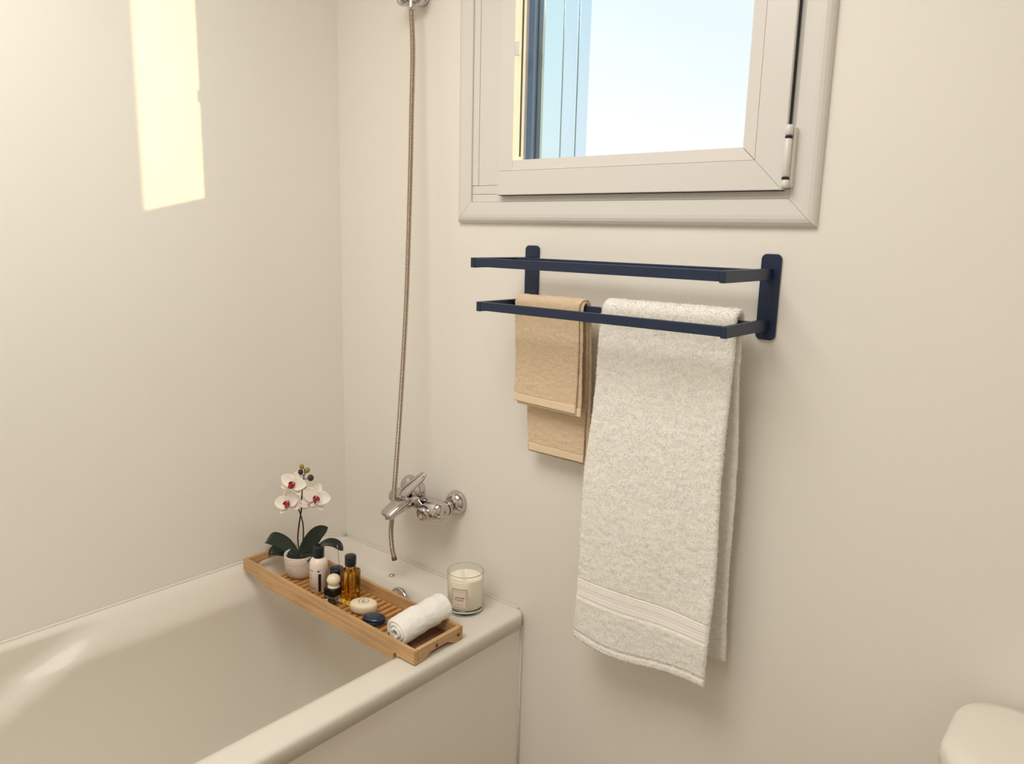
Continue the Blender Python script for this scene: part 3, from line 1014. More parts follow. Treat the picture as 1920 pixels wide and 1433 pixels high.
def make_tray():
    root = D.objects.new('bath_tray', None)
    link(root)
    root.matrix_world = TM
    root.empty_display_size = 0.02
    tag(root, 'long bamboo bath tray with slatted floor laid across the tub', 'bath tray')
    # long boards: deeper in the middle, shallow where they lie on the rims
    def outline():
        P = [(0.0, TH), (TL, TH), (TL, 0.0)]
        P += [(TL - 0.056, 0.0), (TL - 0.058, 0.0035), (TL - 0.062, 0.0050), (TL - 0.0665, 0.0030), (TL - 0.068, -0.001), (TL - 0.068, -0.0165)]
        P += [(0.108, -0.0165)]
        for k in range(1, 9):
            t = k / 8
            P.append((0.108 - 0.066 * t, -0.0165 * (1 - sm(0, 1, t))))
        P.append((0.0, 0.0))
        return P
    for y0 in (0.0, TW - TT):
        pr = outline()
        V, F = loft([[(x, y0, z) for x, z in pr], [(x, y0 + TT, z) for x, z in pr]])
        bm = bmesh.new()
        vs = [bm.verts.new(v) for v in V]
        for f in F:
            bm.faces.new([vs[i] for i in f])
        bmesh.ops.recalc_face_normals(bm, faces=bm.faces)
        es = [e for e in bm.edges if len(e.link_faces) == 2 and e.calc_face_angle(0) > 1.2]
        bmesh.ops.bevel(bm, geom=es, offset=0.0012, segments=2, affect='EDGES')
        bm_obj('side_board', bm, MT['bamboo'], root)
    # end boards with an arched cut-out below
    for xa in (0.0, TL - TT):
        pr = [(TT + 0.0003, TH), (TW - TT - 0.0003, TH), (TW - TT - 0.0003, 0.0)]
        for k in range(0, 17):
            t = k / 16
            y = TW - TT - 0.016 - (TW - 2 * TT - 0.032) * t
            pr.append((y, 0.0125 * min(1, math.sin(PI * t) * 1.45) ** 1.2))
        pr.append((TT + 0.0003, 0.0))
        V, F = loft([[(xa + 0.0004, y, z) for y, z in pr], [(xa + TT - 0.0004, y, z) for y, z in pr]])
        obj('end_board', V, F, MT['bamboo_cross'], root, smooth=False)
        px = xa - 0.0004 if xa == 0 else xa + TT - 0.0016
        for (yy, zz, w, h) in ((TW - 0.020, 0.012, 0.008, 0.007), (0.066, 0.0145, 0.007, 0.009)):
            box('joint_plug', px, px + 0.002, yy, yy + w, zz, zz + h, MT['bamboo_dark'], root)
    # slats across, cross rails and the plain board under the right end
    i = 0
    x = 0.118
    proto = None
    while x < TL - 0.115:
        w = 0.0128
        if proto is None:
            bm = bmesh.new()
            add_box(bm, -w / 2, w / 2, TT - 0.002, TW - TT + 0.002, -0.0055, SLAT_Z, 0.0035, 3)
            proto = bm_obj('slat', bm, MT['bamboo_slat'], root, smooth=False)
            s = proto
        else:
            s = proto.copy()
            link(s, root)
        s.location = (x, 0, random.uniform(-0.0005, 0.0))
        x += 0.0192
    for yy in (0.028, TW - 0.040):
        box('rail', 0.100, TL - TT, yy, yy + 0.012, -0.0125, -0.0058, MT['bamboo_slat'], root, 0.001)
    box('cross_rail', 0.098, 0.1085, TT - 0.001, TW - TT + 0.001, -0.0120, 0.0030, MT['bamboo_slat'], root, 0.001)
    box('floor_board', TL - 0.108, TL - TT, TT - 0.0005, TW - TT + 0.0005, 0.0006, SLAT_Z, MT['bamboo_shaded'], root, 0.0006)
make_tray()

def on_tray(name, x, y, rot=0.0):
    o = empty(name, (x, y, slat_z(x, y)))
    o.rotation_euler = (0, TILT, rot)
    return o

# ------------------------------------------------------------------ orchid
def petal(name, c, ax, nrm, length, width, cup, m, parent, round_=1.0, n=9):
    """a cupped petal growing from c along ax, facing nrm"""
    ax = ax.normalized()
    nrm = (nrm - ax * nrm.dot(ax)).normalized()
    sd = ax.cross(nrm).normalized()
    V, F = [], []
    nu, nv = n, n
    for side in (0, 1):
        for i in range(nu + 1):
            t = i / nu
            w = width * 0.5 * (math.sin(PI * min(1, t ** (0.75 / round_) * 0.97 + 0.03)) ** 0.52)
            for j in range(nv + 1):
                s = j / nv * 2 - 1
                p = c + ax * (length * t) + sd * (w * s) + nrm * (cup * (s * s * w / width * 1.2 - 0.9 * t * (1 - t) + 0.35 * t * t))
                if side:
                    p = p - nrm * 0.0008
                V.append(p)
    st = nv + 1
    off = (nu + 1) * st
    for i in range(nu):
        for j in range(nv):
            a = i * st + j
            F.append((a, a + 1, a + st + 1, a + st))
            F.append((off + a, off + a + st, off + a + st + 1, off + a + 1))
    for i in range(nu):
        for j in (0, nv):
            a, b = i * st + j, (i + 1) * st + j
            F.append((a, b, off + b, off + a) if j == 0 else (a, off + a, off + b, b))
    for j in range(nv):
        a = nu * st + j
        F.append((a, a + 1, off + a + 1, off + a))
    return obj(name, V, F, m, parent)

def make_orchid():
    BX, BY = 0.180, -0.2900
    root = on_tray('potted_orchid', BX, BY)
    root.rotation_euler = (0, 0, 0)
    O = Vector(root.location) + Vector((0, 0, 0.0008))
    tag(root, 'white orchid with magenta centres in a pale stoneware pot on the tray', 'orchid')
    prof = [(0.0, 0.0), (0.028, 0.0), (0.0345, 0.003), (0.0380, 0.013), (0.0400, 0.027), (0.0412, 0.043), (0.0418, 0.0600), (0.0414, 0.0615), (0.0394, 0.0610), (0.0385, 0.051), (0.0, 0.051)]
    lathe('pot', prof, MT['pot'], root, 48, loc=(0, 0, 0.0008), cap0=False, cap1=False)
    V, F = [], []
    n = 20
    rings = []
    for r in (0.038, 0.028, 0.016, 0.006):
        rings.append([Vector((r * math.cos(2 * PI * k / n), r * math.sin(2 * PI * k / n), 0.052 + 0.006 * noise.noise(Vector((r * 300, k, 1))) + 0.004 * (1 - r / 0.038))) for k in range(n)])
    V, F = loft(rings, False, True)
    obj('moss', V, F, MT['soil'], root)
    b = Vector((0, 0, 0.053))
    def W(x, y, z):
        return Vector((x, y, z)) - O
    # leaves
    def leaf_(pts, width, m, nrm, cup=0.004, name='leaf'):
        sp = spline(pts, 6)
        N = len(sp)
        V, F = [], []
        nv = 8
        for side in (0, 1):
            for i, p in enumerate(sp):
                t = i / (N - 1)
                d = (sp[min(i + 1, N - 1)] - sp[max(i - 1, 0)]).normalized()
                sd = d.cross(nrm).normalized()
                nn = sd.cross(d).normalized()
                w = width * 0.5 * max(0.04, math.sin(PI * min(1, (0.10 + 0.90 * t) ** 1.15)) ** 0.55)
                if t == 1:
                    w = width * 0.03
                for j in range(nv + 1):
                    s = j / nv * 2 - 1
                    V.append(p + sd * (w * s) + nn * (cup * abs(s) ** 1.5 * min(1, w / width * 2)) - nn * (0.0013 * side))
        st = nv + 1
        off = N * st
        for i in range(N - 1):
            for j in range(nv):
                a = i * st + j
                F.append((a, a + 1, a + st + 1, a + st))
                F.append((off + a, off + a + st, off + a + st + 1, off + a + 1))
            for j in (0, nv):
                a, c = i * st + j, (i + 1) * st + j
                F.append((a, c, off + c, off + a))
        return obj(name, V, F, m, root)
    cdir = Vector((0.62, -0.70, 0.35))
    leaf_([b + Vector((-.004, -.004, 0)), W(0.110, -0.292, 0.672), W(0.060, -0.300, 0.675), W(0.012, -0.288, 0.648)], 0.040, MT['leaf'], Vector((0.35, -0.55, 0.75)))
    leaf_([b + Vector((.006, 0, 0)), W(0.196, -0.276, 0.685), W(0.232, -0.270, 0.728), W(0.274, -0.268, 0.757)], 0.042, MT['leaf'], Vector((0.45, -0.80, 0.30)))
    leaf_([b + Vector((-.002, -.010, 0)), W(0.120, -0.302, 0.654), W(0.085, -0.312, 0.650), W(0.062, -0.312, 0.628)], 0.030, MT['leaf_dark'], Vector((0.3, -0.6, 0.7)))
    leaf_([b + Vector((.010, .004, 0)), W(0.200, -0.262, 0.668), W(0.232, -0.248, 0.694), W(0.262, -0.236, 0.698), W(0.284, -0.228, 0.684)], 0.036, MT['leaf_dark'], Vector((-0.1, -0.3, 0.95)))
    leaf_([b + Vector((.006, -.008, 0)), W(0.195, -0.290, 0.655), W(0.222, -0.285, 0.664), W(0.248, -0.275, 0.660)], 0.028, MT['leaf_dark'], Vector((0.2, -0.6, 0.75)))
    tube('aerial_root', [p for p in spline([W(0.270, -0.236, 0.698), W(0.279, -0.240, 0.684), W(0.289, -0.246, 0.668), W(0.298, -0.250, 0.650), W(0.302, -0.252, 0.636)], 5)], 0.0011, MT['root'], root, 8)
    # flower stems
    tube('stem', spline([b, W(0.149, -0.275, 0.690), W(0.153, -0.272, 0.735), W(0.1655, -0.272, 0.780), W(0.170, -0.272, 0.820), W(0.1745, -0.272, 0.850), W(0.1815, -0.272, 0.875), W(0.1865, -0.272, 0.8905), W(0.182, -0.272, 0.897)], 6), [0.0020] * 24 + [0.0014] * 25, MT['stem'], root, 8)
    tube('stem', spline([b + Vector((.004, 0, 0)), W(0.166, -0.270, 0.690), W(0.168, -0.270, 0.735), W(0.160, -0.272, 0.765), W(0.150, -0.274, 0.785)], 6), 0.0018, MT['stem'], root, 8)
    for a, c in (((0.1815, 0.875), (0.171, 0.884)), ((0.1875, 0.886), (0.2010, 0.8905)), ((0.176, 0.856), (0.163, 0.862)), ((0.172, 0.836), (0.194, 0.849)), ((0.1815, 0.868), (0.2085, 0.877))):
        tube('stem_twig', [W(a[0], -0.272, a[1]), W((a[0] + c[0]) / 2, -0.273, (a[1] + c[1]) / 2 - 0.001), W(c[0], -0.274, c[1])], 0.0010, MT['stem'], root, 6)
    # buds
    for x, z, r, m in ((0.1755, 0.9010, 0.0062, 'bud_green'), (0.2010, 0.8975, 0.0066, 'bud_green'), (0.1700, 0.8850, 0.0070, 'bud_dark'), (0.2140, 0.8790, 0.0082, 'bud_dark')):
        pr = [(r * math.sin(PI * k / 10), -r * math.cos(PI * k / 10) * 1.08) for k in range(11)]
        lathe('bud', pr, MT[m], root, 16, loc=W(x, -0.274, z), cap0=False, cap1=False)
    # flowers
    cam_l = Vector((-0.7614, -0.6478, -0.0241))
    up = Vector((0, 0, 1))
    def flower(cx, cy, cz, face, roll, s):
        c = W(cx, cy, cz)
        face = face.normalized()
        rt = face.cross(up).normalized() * -1
        u = rt.cross(face).normalized() * -1
        if u.z < 0:
            u = -u
        rt = u.cross(face).normalized()          # viewer's right when looking at the flower
        def dir_(deg):
            a = math.radians(deg + roll)
            return rt * math.cos(a) + u * math.sin(a)
        core = lathe('flower', [(0.0, -0.004), (0.003, -0.003), (0.0042, 0.0), (0.0035, 0.003), (0.0, 0.005)], MT['lip_gold'], root, 12, cap0=False, cap1=False)
        q = face.to_track_quat('Z', 'Y')
        core.rotation_euler = (0, 0, 0)
        me = core.data
        for v in me.vertices:
            v.co = q @ (v.co * s) + c
        for deg, L, Wd in ((90, .030, .021), (215, .030, .018), (322, .030, .018)):
            petal('sepal', c - face * 0.002, dir_(deg) - face * 0.05, face, L * s, Wd * s, 0.005 * s, MT['petal_back'], core)
        for deg in (168, 14):
            petal('petal', c + face * 0.0008, dir_(deg) + face * 0.06, face, .031 * s, .030 * s, 0.006 * s, MT['petal'], core, 1.15)
        if s < 1:
            return
        petal('lip', c + face * 0.002 - u * 0.001, dir_(262) * 0.8 + face * 0.9, -face + u * .4, .015 * s, .012 * s, 0.006 * s, MT['lip'], core)
        for deg in (200, 335):
            petal('lip_wing', c + face * 0.002, dir_(deg) * 0.9 + face * 0.65, face, .011 * s, .009 * s, 0.005 * s, MT['lip'], core)
    vd = Vector((0.76, -0.55, 0.33))
    flower(0.1570, -0.288, 0.8535, vd + cam_l * 0.35, -16, 1.22)
    flower(0.1340, -0.291, 0.7960, vd + cam_l * 0.55, 22, 1.28)
    flower(0.2550, -0.290, 0.8390, vd - cam_l * 0.45, -28, 1.28)
    flower(0.1850, -0.262, 0.7980, vd + cam_l * 0.1 - up * .5, 10, 0.85)
make_orchid()

# ------------------------------------------------------------------ small printed marks
def scribble(name, w, h, nchar, m, parent, place, seed=1, weight=0.22):
    """a line of print too small to read: short upright strokes; place(u,v) -> point on the surface"""
    rnd = random.Random(seed)
    V, F = [], []
    cw = w / nchar
    def quad(u0, u1, v0, v1):
        b = len(V)
        V.extend([place(u0, v0), place(u1, v0), place(u1, v1), place(u0, v1)])
        F.append((b, b + 1, b + 2, b + 3))
    for k in range(nchar):
        if rnd.random() < 0.08:
            continue
        u = -w / 2 + k * cw
        quad(u + cw * .12, u + cw * (.12 + weight), 0, h)
        t = rnd.choice((0, .4, .8))
        quad(u + cw * .12, u + cw * .80, h * t, h * (t + .2))
        if rnd.random() < 0.6:
            quad(u + cw * (.80 - weight), u + cw * .80, 0, h * rnd.choice((.5, 1)))
    return obj(name, V, F, m, parent, smooth=False)

def wrap(r, a0, z0):
    def f(u, v, r=r, a0=a0, z0=z0):
        a = a0 + u / r
        return Vector((r * math.cos(a), r * math.sin(a), z0 + v))
    return f

def band_patch(name, r, a0, a1, z0, z1, m, parent, n=16):
    V = []
    for z in (z0, z1):
        for i in range(n + 1):
            a = a0 + (a1 - a0) * i / n
            V.append((r * math.cos(a), r * math.sin(a), z))
    F = [(i, i + 1, n + 1 + i + 1, n + 1 + i) for i in range(n)]
    return obj(name, V, F, m, parent)

# ------------------------------------------------------------------ lotion bottle
def make_lotion():
    root = on_tray('lotion_bottle', 0.2815, -0.3050)
    tag(root, 'white lotion bottle with a black cap, standing right of the orchid pot', 'bottle')
    r = 0.0232
    K = 1.12
    lathe('bottle', [(q[0], q[1] * K) for q in ((0.0, 0.0), (r - .002, 0.0), (r, 0.002), (r, 0.064), (r - .001, 0.071), (r - .004, 0.0765), (r - .009, 0.080), (0.0125, 0.0815), (0.0, 0.0815))], MT['lotion'], root, 40, cap0=False, cap1=False)
    lathe('cap', [(q[0], q[1] * K) for q in ((0.0, 0.0815), (0.0138, 0.0815), (0.0143, 0.083), (0.0143, 0.105), (0.0135, 0.1065), (0.0, 0.1065))], MT['black_cap'], root, 32, cap0=False, cap1=False)
    a = math.radians(-75)
    rr = r + 0.0003
    band_patch('label_line', rr, a - 0.62, a + 0.10, 0.0595, 0.0611, MT['brown_print'], root)
    band_patch('label_line', rr, a - 0.50, a + 0.30, 0.0125, 0.0142, MT['brown_print'], root)
    scribble('label_text', 0.013, 0.0011, 14, MT['tan_print'], root, wrap(rr, a - .25, 0.0515), 3)
    scribble('label_text', 0.012, 0.0011, 12, MT['tan_print'], root, wrap(rr, a - .25, 0.0470), 4)
    scribble('label_text', 0.011, 0.0028, 6, MT['brown_print'], root, wrap(rr, a - .30, 0.0375), 5, .15)
    scribble('label_text', 0.013, 0.0010, 14, MT['tan_print'], root, wrap(rr, a - .2, 0.0225), 6)
    # black bar and the little wedge mark at the right
    a2 = math.radians(-38)
    band_patch('label_bar', rr, a2, a2 + 0.30, 0.0040, 0.0530, MT['black_print'], root)
    f = wrap(rr, a2 + .08, 0.0565)
    obj('label_mark', [f(-0.0055, 0.0055), f(0.0050, 0.0075), f(0.0015, 0.0035), f(-0.0015, 0.0005)], [(0, 3, 2, 1)], MT['black_print'], root, smooth=False)
make_lotion()

# ------------------------------------------------------------------ navy capped bottle and cream topped jar
def make_navy():
    root = on_tray('navy_bottle', 0.3230, -0.2790)
    tag(root, 'dark navy bottle with a glossy round cap, behind the cream-topped jar', 'bottle')
    lathe('bottle', [(0.0, 0.0), (0.0165, 0.0), (0.0180, 0.002), (0.0180, 0.030), (0.0165, 0.034), (0.0, 0.034)], MT['black_cap'], root, 32, cap0=False, cap1=False)
    lathe('cap', [(0.0, 0.0335), (0.0165, 0.0335), (0.0172, 0.035), (0.0172, 0.064), (0.0162, 0.0660), (0.0, 0.0665)], MT['navy'], root, 36, cap0=False, cap1=False)
    scribble('cap_text', 0.012, 0.0020, 6, MT['pale_blue_print'], root, wrap(0.01745, math.radians(-55), 0.046), 8)
make_navy()

def rsq(h, r, n=6):
    out = []
    for cx, cy, a0 in ((h - r, h - r, 0), (-h + r, h - r, 90), (-h + r, -h + r, 180), (h - r, -h + r, 270)):
        for k in range(n + 1):
            a = math.radians(a0 + 90 * k / n)
            out.append((cx + r * math.cos(a), cy + r * math.sin(a)))
    return out

def sq_solid(name, levels, m, parent, cr=0.25, sx=1.0, sy=1.0):
    rings = []
    for h, z in levels:
        rings.append([(x * sx, y * sy, z) for x, y in rsq(h, h * cr)])
    V, F = loft(rings)
    return obj(name, V, F, m, parent, smooth=False)

def make_jar():
    root = on_tray('cream_topped_jar', 0.3600, -0.3170, math.radians(8))
    tag(root, 'squat clear glass jar with black band and round cream stopper', 'jar')
    h = 0.0178
    sq_solid('glass_base', [(h - .002, 0.0002), (h, 0.0025), (h, 0.0215), (h - .0006, 0.0220)], MT['smoke_glass'], root)
    sq_solid('black_band', [(h, 0.0222), (h, 0.0395), (h - .002, 0.0410)], MT['black_print'], root)
    lathe('stopper_neck', [(0.0, 0.0407), (0.0150, 0.0407), (0.0150, 0.0428), (0.0118, 0.0445), (0.0110, 0.0470), (0.0, 0.0470)], MT['cream_cap'], root, 28, cap0=False, cap1=False)
    R = 0.0170
    pr = [(0.0, 0.0450)] + [(R * math.sin(PI * k / 12) ** 0.85, 0.0590 - 0.0140 * math.cos(PI * k / 12)) for k in range(1, 12)] + [(0.0, 0.0730)]
    lathe('stopper', pr, MT['cream_cap'], root, 32, cap0=False, cap1=False)
    for z in (0.012, 0.0155):
        scribble('glass_mark', 0.016, 0.0022, 4, MT['lotion'], root, lambda u, v, z=z: Vector((h + 0.0003, u, z + v - 0.005)), int(z * 1000), .3)
make_jar()

# ------------------------------------------------------------------ amber oil bottle
def make_oil():
    root = on_tray('oil_bottle', 0.3910, -0.2890, math.radians(4))
    tag(root, 'square clear bottle of amber bath oil with a black cap', 'bottle')
    h = 0.0185
    sq_solid('glass_bottle', [(h - .0015, 0.0004), (h, 0.002), (h, 0.0875), (h - .002, 0.0910), (h - .008, 0.0940), (h - .009, 0.0980)], MT['oil'], root, 0.22)
    lathe('neck', [(0.0100, 0.0975), (0.0112, 0.0982), (0.0112, 0.1005), (0.0, 0.1007)], MT['clear_green'], root, 28, cap0=False, cap1=False)
    lathe('cap', [(0.0, 0.1009), (0.0136, 0.1009), (0.0142, 0.1022), (0.0142, 0.1245), (0.0132, 0.1260), (0.0, 0.1263)], MT['black_cap'], root, 32, cap0=False, cap1=False)
    # label frame on the right face, read as a dark U through the oil
    x = h + 0.0004
    V, F = [], []
    def q(y0, y1, z0, z1):
        b = len(V)
        V.extend([(x, y0, z0), (x, y1, z0), (x, y1, z1), (x, y0, z1)])
        F.append((b, b + 1, b + 2, b + 3))
    q(-0.012, -0.0100, 0.020, 0.082)
    q(0.010, 0.0120, 0.020, 0.082)
    q(-0.010, 0.010, 0.020, 0.0230)
    obj('label_frame', V, F, MT['oil_label'], root, smooth=False)
    obj('back_label', [(-0.012, h + .0004, 0.020), (0.012, h + .0004, 0.020), (0.012, h + .0004, 0.080), (-0.012, h + .0004, 0.080)], [(0, 1, 2, 3)], MT['oil_label'], root, smooth=False)
make_oil()

# ------------------------------------------------------------------ soaps
def superell(name, a, b, hgt, m, parent, n=40, nl=14, p=2.5):
    rings = []
    for k in range(nl + 1):
        t = -PI / 2 + PI * k / nl
        c = abs(math.cos(t)) ** (2 / p) if k not in (0, nl) else 0.02
        z = hgt / 2 * (1 + math.copysign(abs(math.sin(t)) ** (2 / p), math.sin(t)))
        rings.append([(a * c * math.cos(2 * PI * i / n), b * c * math.sin(2 * PI * i / n), z) for i in range(n)])
    V, F = loft(rings)
    return obj(name, V, F, m, parent)

def make_soap():
    root = on_tray('soap_bar', 0.4480, -0.2930, math.radians(35))
    tag(root, 'oval cream soap bar stamped with a round emblem', 'soap')
    superell('bar', 0.0345, 0.0275, 0.0255, MT['soap'], root, p=4.0)
    V, F = [], []
    def ringseg(r0, r1, a0, a1, n=10, cx=0, cy=0, z=0.0258):
        b = len(V)
        for i in range(n + 1):
            a = a0 + (a1 - a0) * i / n
            V.append((cx + r0 * math.cos(a), cy + r0 * math.sin(a), z))
            V.append((cx + r1 * math.cos(a), cy + r1 * math.sin(a), z))
        for i in range(n):
            F.append((b + 2 * i, b + 2 * i + 1, b + 2 * i + 3, b + 2 * i + 2))
    for k in range(16):                       # ring of letters
        a = 2 * PI * k / 16
        if k in (3, 11):
            continue
        ringseg(0.0108, 0.0132, a, a + 0.22, 2)
    ringseg(0.0042, 0.0052, 0.7, 5.6, 14, 0.0012, 0.0018)
    ringseg(0.0028, 0.0037, -2.5, 2.0, 12, -0.0030, -0.0025)
    ringseg(0.0028, 0.0036, 0.4, 4.6, 12, 0.0035, -0.0032)
    obj('emblem', V, F, MT['grey_print'], root, smooth=False)
make_soap()

def make_navy_soap():
    root = on_tray('wrapped_soap', 0.5110, -0.3120, math.radians(30))
    tag(root, 'small dark blue soap bar in clear wrapping beside the rolled washcloth', 'soap')
    superell('bar', 0.0280, 0.0215, 0.0190, MT['navy_soap'], root, p=4.0)
    o = superell('wrapper', 0.0315, 0.0245, 0.0212, MT['film'], root, p=3.6)
    for v in o.data.vertices:
        v.co += v.co.normalized() * 0.0012 * noise.noise(v.co * 160)
        v.co.z = max(0.0001, v.co.z)
    V, F = [], []
    for k in range(7):
        x = 0.030 + 0.012 * (k % 2)
    o2 = petal('wrapper_flap', Vector((0.026, 0.002, 0.006)), Vector((1, 0.25, -0.15)), Vector((0, 0, 1)), 0.020, 0.034, 0.004, MT['film'], root)
    scribble('soap_text', 0.014, 0.0020, 8, MT['pale_blue_print'], root, lambda u, v: Vector((u, v + 0.002, 0.0192)), 21, .25)
    scribble('soap_text', 0.020, 0.0010, 12, MT['lotion'], root, lambda u, v: Vector((u + .004, -0.0218, 0.009 + v)), 22, .25)
make_navy_soap()

# ------------------------------------------------------------------ rolled washcloth
def make_roll():
    root = on_tray('rolled_washcloth', 0.6280, -0.2690, math.radians(-3))
    tag(root, 'white washcloth rolled up, lying across the right end of the tray', 'washcloth')
    L, t = 0.143, 0.0092
    turns = 2.75
    r0, r1 = 0.0066, 0.0328
    N, nl = 190, 52
    sect = []
    for i in range(N + 1):
        s = i / N
        th = turns * 2 * PI * s - 1.2
        r = r0 + (r1 - r0) * s ** 0.92
        sect.append((th, r, s))
    V, F = [], []
    NX = N + 1
    for side in (0, 1):
        for j in range(nl + 1):
            v = j / nl
            y = -L / 2 + L * v
            em = min(v, 1 - v) * L
            for (th, r, s) in sect:
                h = t / 2 * (1 if side == 0 else -1)
                if em < 0.004:
                    h *= math.sqrt(max(0.05, 1 - (1 - em / 0.004) ** 2))
                rr = r + h
                rough = noise.noise(Vector((th * 3.2, y * 60, 4))) * 0.0014 + noise.noise(Vector((th * 11, y * 260, 8))) * 0.0007
                outer = sm(0.66, 0.80, s)
                rr += rough * (outer if side == 0 else 0.25)
                rr += 0.0016 * math.sin(y * 40 + th) * outer * (side == 0)
                rr -= 0.0022 * outer * math.exp(-((y - 0.012) / 0.014) ** 2)
                yy = y + (0.0022 * noise.noise(Vector((th * 1.3, s * 9, 5 + 20 * v))) + 0.004 * (s - .5)) * (1 if em < 0.02 else 0)
                V.append((rr * math.cos(th) * 1.03, yy, rr * math.sin(th) * 0.97))
    off = (nl + 1) * NX
    for j in range(nl):
        for i in range(N):
            a = j * NX + i
            F.append((a, a + 1, a + NX + 1, a + NX))
            F.append((off + a, off + a + NX, off + a + NX + 1, off + a + 1))
    for j in (0, nl):
        for i in range(N):
            a = j * NX + i
            F.append((a, off + a, off + a + 1, a + 1) if j == 0 else (a, a + 1, off + a + 1, off + a))
    for i in (0, N):
        for j in range(nl):
            a = j * NX + i
            F.append((a, a + NX, off + a + NX, off + a) if i == 0 else (a, off + a, off + a + NX, a + NX))
    zmin = min(v[2] for v in V)
    V = [(x, y, z - zmin + 0.0006) for x, y, z in V]
    # front end on the slats, back end resting on the back board, which dents the soft cloth
    ca, sa = math.cos(0.13), math.sin(0.13)
    sq = []
    for x, y, z in V:
        y0 = y + L / 2
        y, z = -L / 2 + y0 * ca - z * sa * 0.6, z * ca + y0 * sa
        k = 0.0298 * sm(0.022, 0.040, y)
        sq.append((x, y, max(z, k + 0.12 * z)))
    V = sq
    o = obj('roll', V, F, MT['bright_terry'], root)
    pile(o, MT['bright_terry'], root, 30000, 0.0014, 9, lift=0.3)
make_roll()

# ------------------------------------------------------------------ candle
def make_candle():
    root = empty('candle', (0.6060, -0.0960, 0.5812))
    tag(root, 'cream scented candle in a clear glass tumbler with a paper label', 'candle')
    r = 0.0462
    lathe('glass_jar', [(r - .0022, 0.014), (r - .0020, 0.103), (r - .0012, 0.1046), (r - .0004, 0.1040), (r, 0.102), (r - .0012, 0.012)], MT['clear'], root, 64, cap0=False, cap1=False)
    lathe('glass_base', [(0.0, 0.0), (r - .006, 0.0), (r - .0028, 0.002), (r - .0014, 0.006), (r - .0012, 0.0135), (0.0, 0.0145)], MT['clear_green'], root, 64, cap0=False, cap1=False)
    lathe('jar_rim', [(r - .0022, 0.1032), (r - .0014, 0.1046), (r - .0006, 0.1044), (r - .0002, 0.1030)], mat('rim_glass', (0.42, 0.36, 0.26), 0.1), root, 64, cap0=False, cap1=False)
    # wax with the split along the wick
    rw = r - 0.0028
    n, nr = 96, 30
    rings = [[(rw * math.cos(2 * PI * i / n), rw * math.sin(2 * PI * i / n), 0.0150) for i in range(n)]]
    for k in range(nr + 1):
        rr = rw * (1 - k / (nr + .3))
        ring = []
        for i in range(n):
            a = 2 * PI * i / n
            x, y = rr * math.cos(a), rr * math.sin(a)
            # groove pointing at the room from the wick to the back
            g = -x * 0.69 + y * 0.72
            w = x * 0.72 + y * 0.69
            z = 0.0905 - 0.0035 * (rr / rw) ** 6
            z -= 0.0100 * math.exp(-(abs(w) / 0.0034) ** 1.2) * sm(0.040, 0.024, abs(g))
            z += 0.0035 * math.exp(-((abs(w) - 0.018) / 0.014) ** 2) * (1 - rr / rw) ** 0.5
            ring.append((x, y, z))
        rings.append(ring)
    V, F = loft(rings)
    obj('wax', V, F, MT['wax'], root)
    tube('wick', [(0.002, 0.004, 0.074), (0.002, 0.0045, 0.083), (0.0024, 0.0052, 0.0865)], 0.0009, MT['wick'], root, 8)
    rr = r + 0.0004
    ac = math.radians(-66)
    lw = 0.0415
    band_patch('paper_label', rr, ac - lw / 2 / r, ac + lw / 2 / r, 0.022, 0.075, MT['paper'], root, 24)
    r2 = rr + 0.0003
    ins = 0.0022
    a0, a1 = ac - (lw / 2 - ins) / r, ac + (lw / 2 - ins) / r
    th = 0.0011
    def fr(a0, a1, z0, z1):
        return a0, a1, z0, z1
    V, F = [], []
    def bp(a0, a1, z0, z1, n=20):
        b = len(V)
        for z in (z0, z1):
            for i in range(n + 1):
                a = a0 + (a1 - a0) * i / n
                V.append((r2 * math.cos(a), r2 * math.sin(a), z))
        for i in range(n):
            F.append((b + i, b + i + 1, b + n + 2 + i, b + n + 1 + i))
    bp(a0, a1, 0.0245, 0.0245 + th)
    bp(a0, a1, 0.0725 - th, 0.0725)
    bp(a0, a0 + th / r, 0.0245, 0.0725, 2)
    bp(a1 - th / r, a1, 0.0245, 0.0725, 2)
    obj('label_frame', V, F, MT['tan_print'], root)
    scribble('label_text', 0.026, 0.0014, 18, MT['tan_print'], root, wrap(r2, ac, 0.0655), 31, .12)
    scribble('label_title', 0.029, 0.0031, 13, MT['brown_print'], root, wrap(r2, ac, 0.0490), 32, .34)
    scribble('label_title', 0.024, 0.0031, 11, MT['brown_print'], root, wrap(r2, ac, 0.0430), 33, .34)
    scribble('label_text', 0.023, 0.0012, 18, MT['tan_print'], root, wrap(r2, ac, 0.0325), 34, .2)
    scribble('label_text', 0.025, 0.0012, 20, MT['tan_print'], root, wrap(r2, ac, 0.0295), 35, .2)
make_candle()

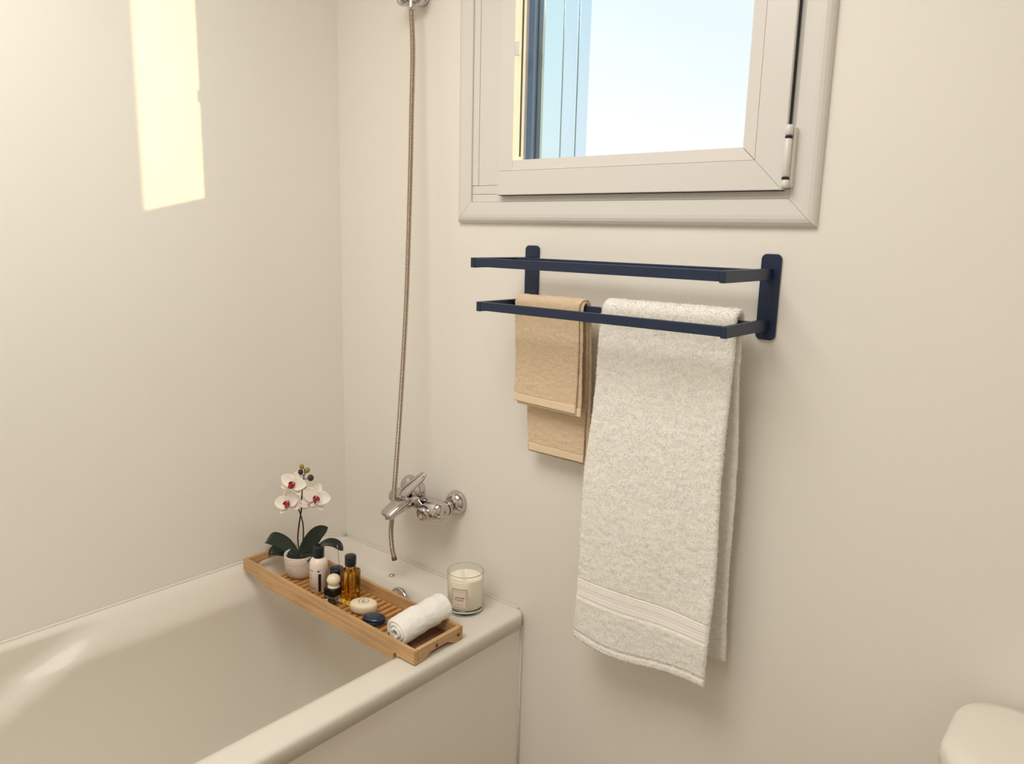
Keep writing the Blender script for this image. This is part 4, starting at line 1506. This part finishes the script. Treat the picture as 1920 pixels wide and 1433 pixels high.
# ------------------------------------------------------------------ toilet
def make_toilet():
    O = Vector((1.875, -0.13, 0.0))
    root = empty('toilet', O)
    tag(root, 'white ceramic toilet with rounded cistern, at the lower right by the wall', 'toilet')
    def rr(x0, x1, y0, y1, r, z, nx=12, ny=12, nc=12):
        return [Vector(p) - O for p in rrect(x0, x1, y0, y1, r, z, nx, ny, nc)]
    X0, X1, Y0, Y1 = 1.6790, 2.0710, -0.2450, -0.0120
    lv = [(X0 + .030, X1 - .030, Y0 + .050, Y1, .055, .40), (X0 + .010, X1 - .010, Y0 + .022, Y1, .065, .50), (X0 + .003, X1 - .003, Y0 + .010, Y1, .070, .66), (X0 + .003, X1 - .003, Y0 + .010, Y1, .070, .745)]
    V, F = loft([rr(*l) for l in lv])
    obj('cistern', V, F, MT['ceramic'], root)
    lv = [(X0 + .002, X1 - .002, Y0 + .006, Y1 + .002, .072, .7470), (X0, X1, Y0, Y1 + .002, .074, .7520), (X0, X1, Y0, Y1 + .002, .074, .7720), (X0 + .002, X1 - .002, Y0 + .003, Y1, .072, .7790), (X0 + .009, X1 - .009, Y0 + .010, Y1 - .006, .068, .7850), (X0 + .030, X1 - .030, Y0 + .030, Y1 - .026, .055, .7880), (X0 + .09, X1 - .09, Y0 + .08, Y1 - .07, .03, .7895)]
    V, F = loft([rr(*l) for l in lv])
    obj('cistern_lid', V, F, MT['ceramic'], root)
    lathe('flush_button', [(0.022, 0.0), (0.022, 0.004), (0.019, 0.006), (0.0, 0.006)], MT['chrome'], root, 32, loc=Vector((1.875, -0.13, .789)) - O)
    def ell(cx, cy, a, b, z, n=40):
        return [Vector((cx + a * math.cos(2 * PI * k / n), cy + b * math.sin(2 * PI * k / n), z)) - O for k in range(n)]
    V, F = loft([ell(1.875, -.40, .11, .20, 0.002), ell(1.875, -.40, .11, .20, .12), ell(1.875, -.44, .15, .24, .28), ell(1.875, -.47, .18, .245, .385), ell(1.875, -.47, .182, .248, .40)])
    obj('bowl', V, F, MT['ceramic'], root)
    V, F = loft([ell(1.875, -.47, .186, .250, .401), ell(1.875, -.47, .190, .254, .410), ell(1.875, -.47, .188, .252, .425), ell(1.875, -.47, .15, .21, .432)])
    obj('seat_lid', V, F, MT['ceramic'], root)
make_toilet()
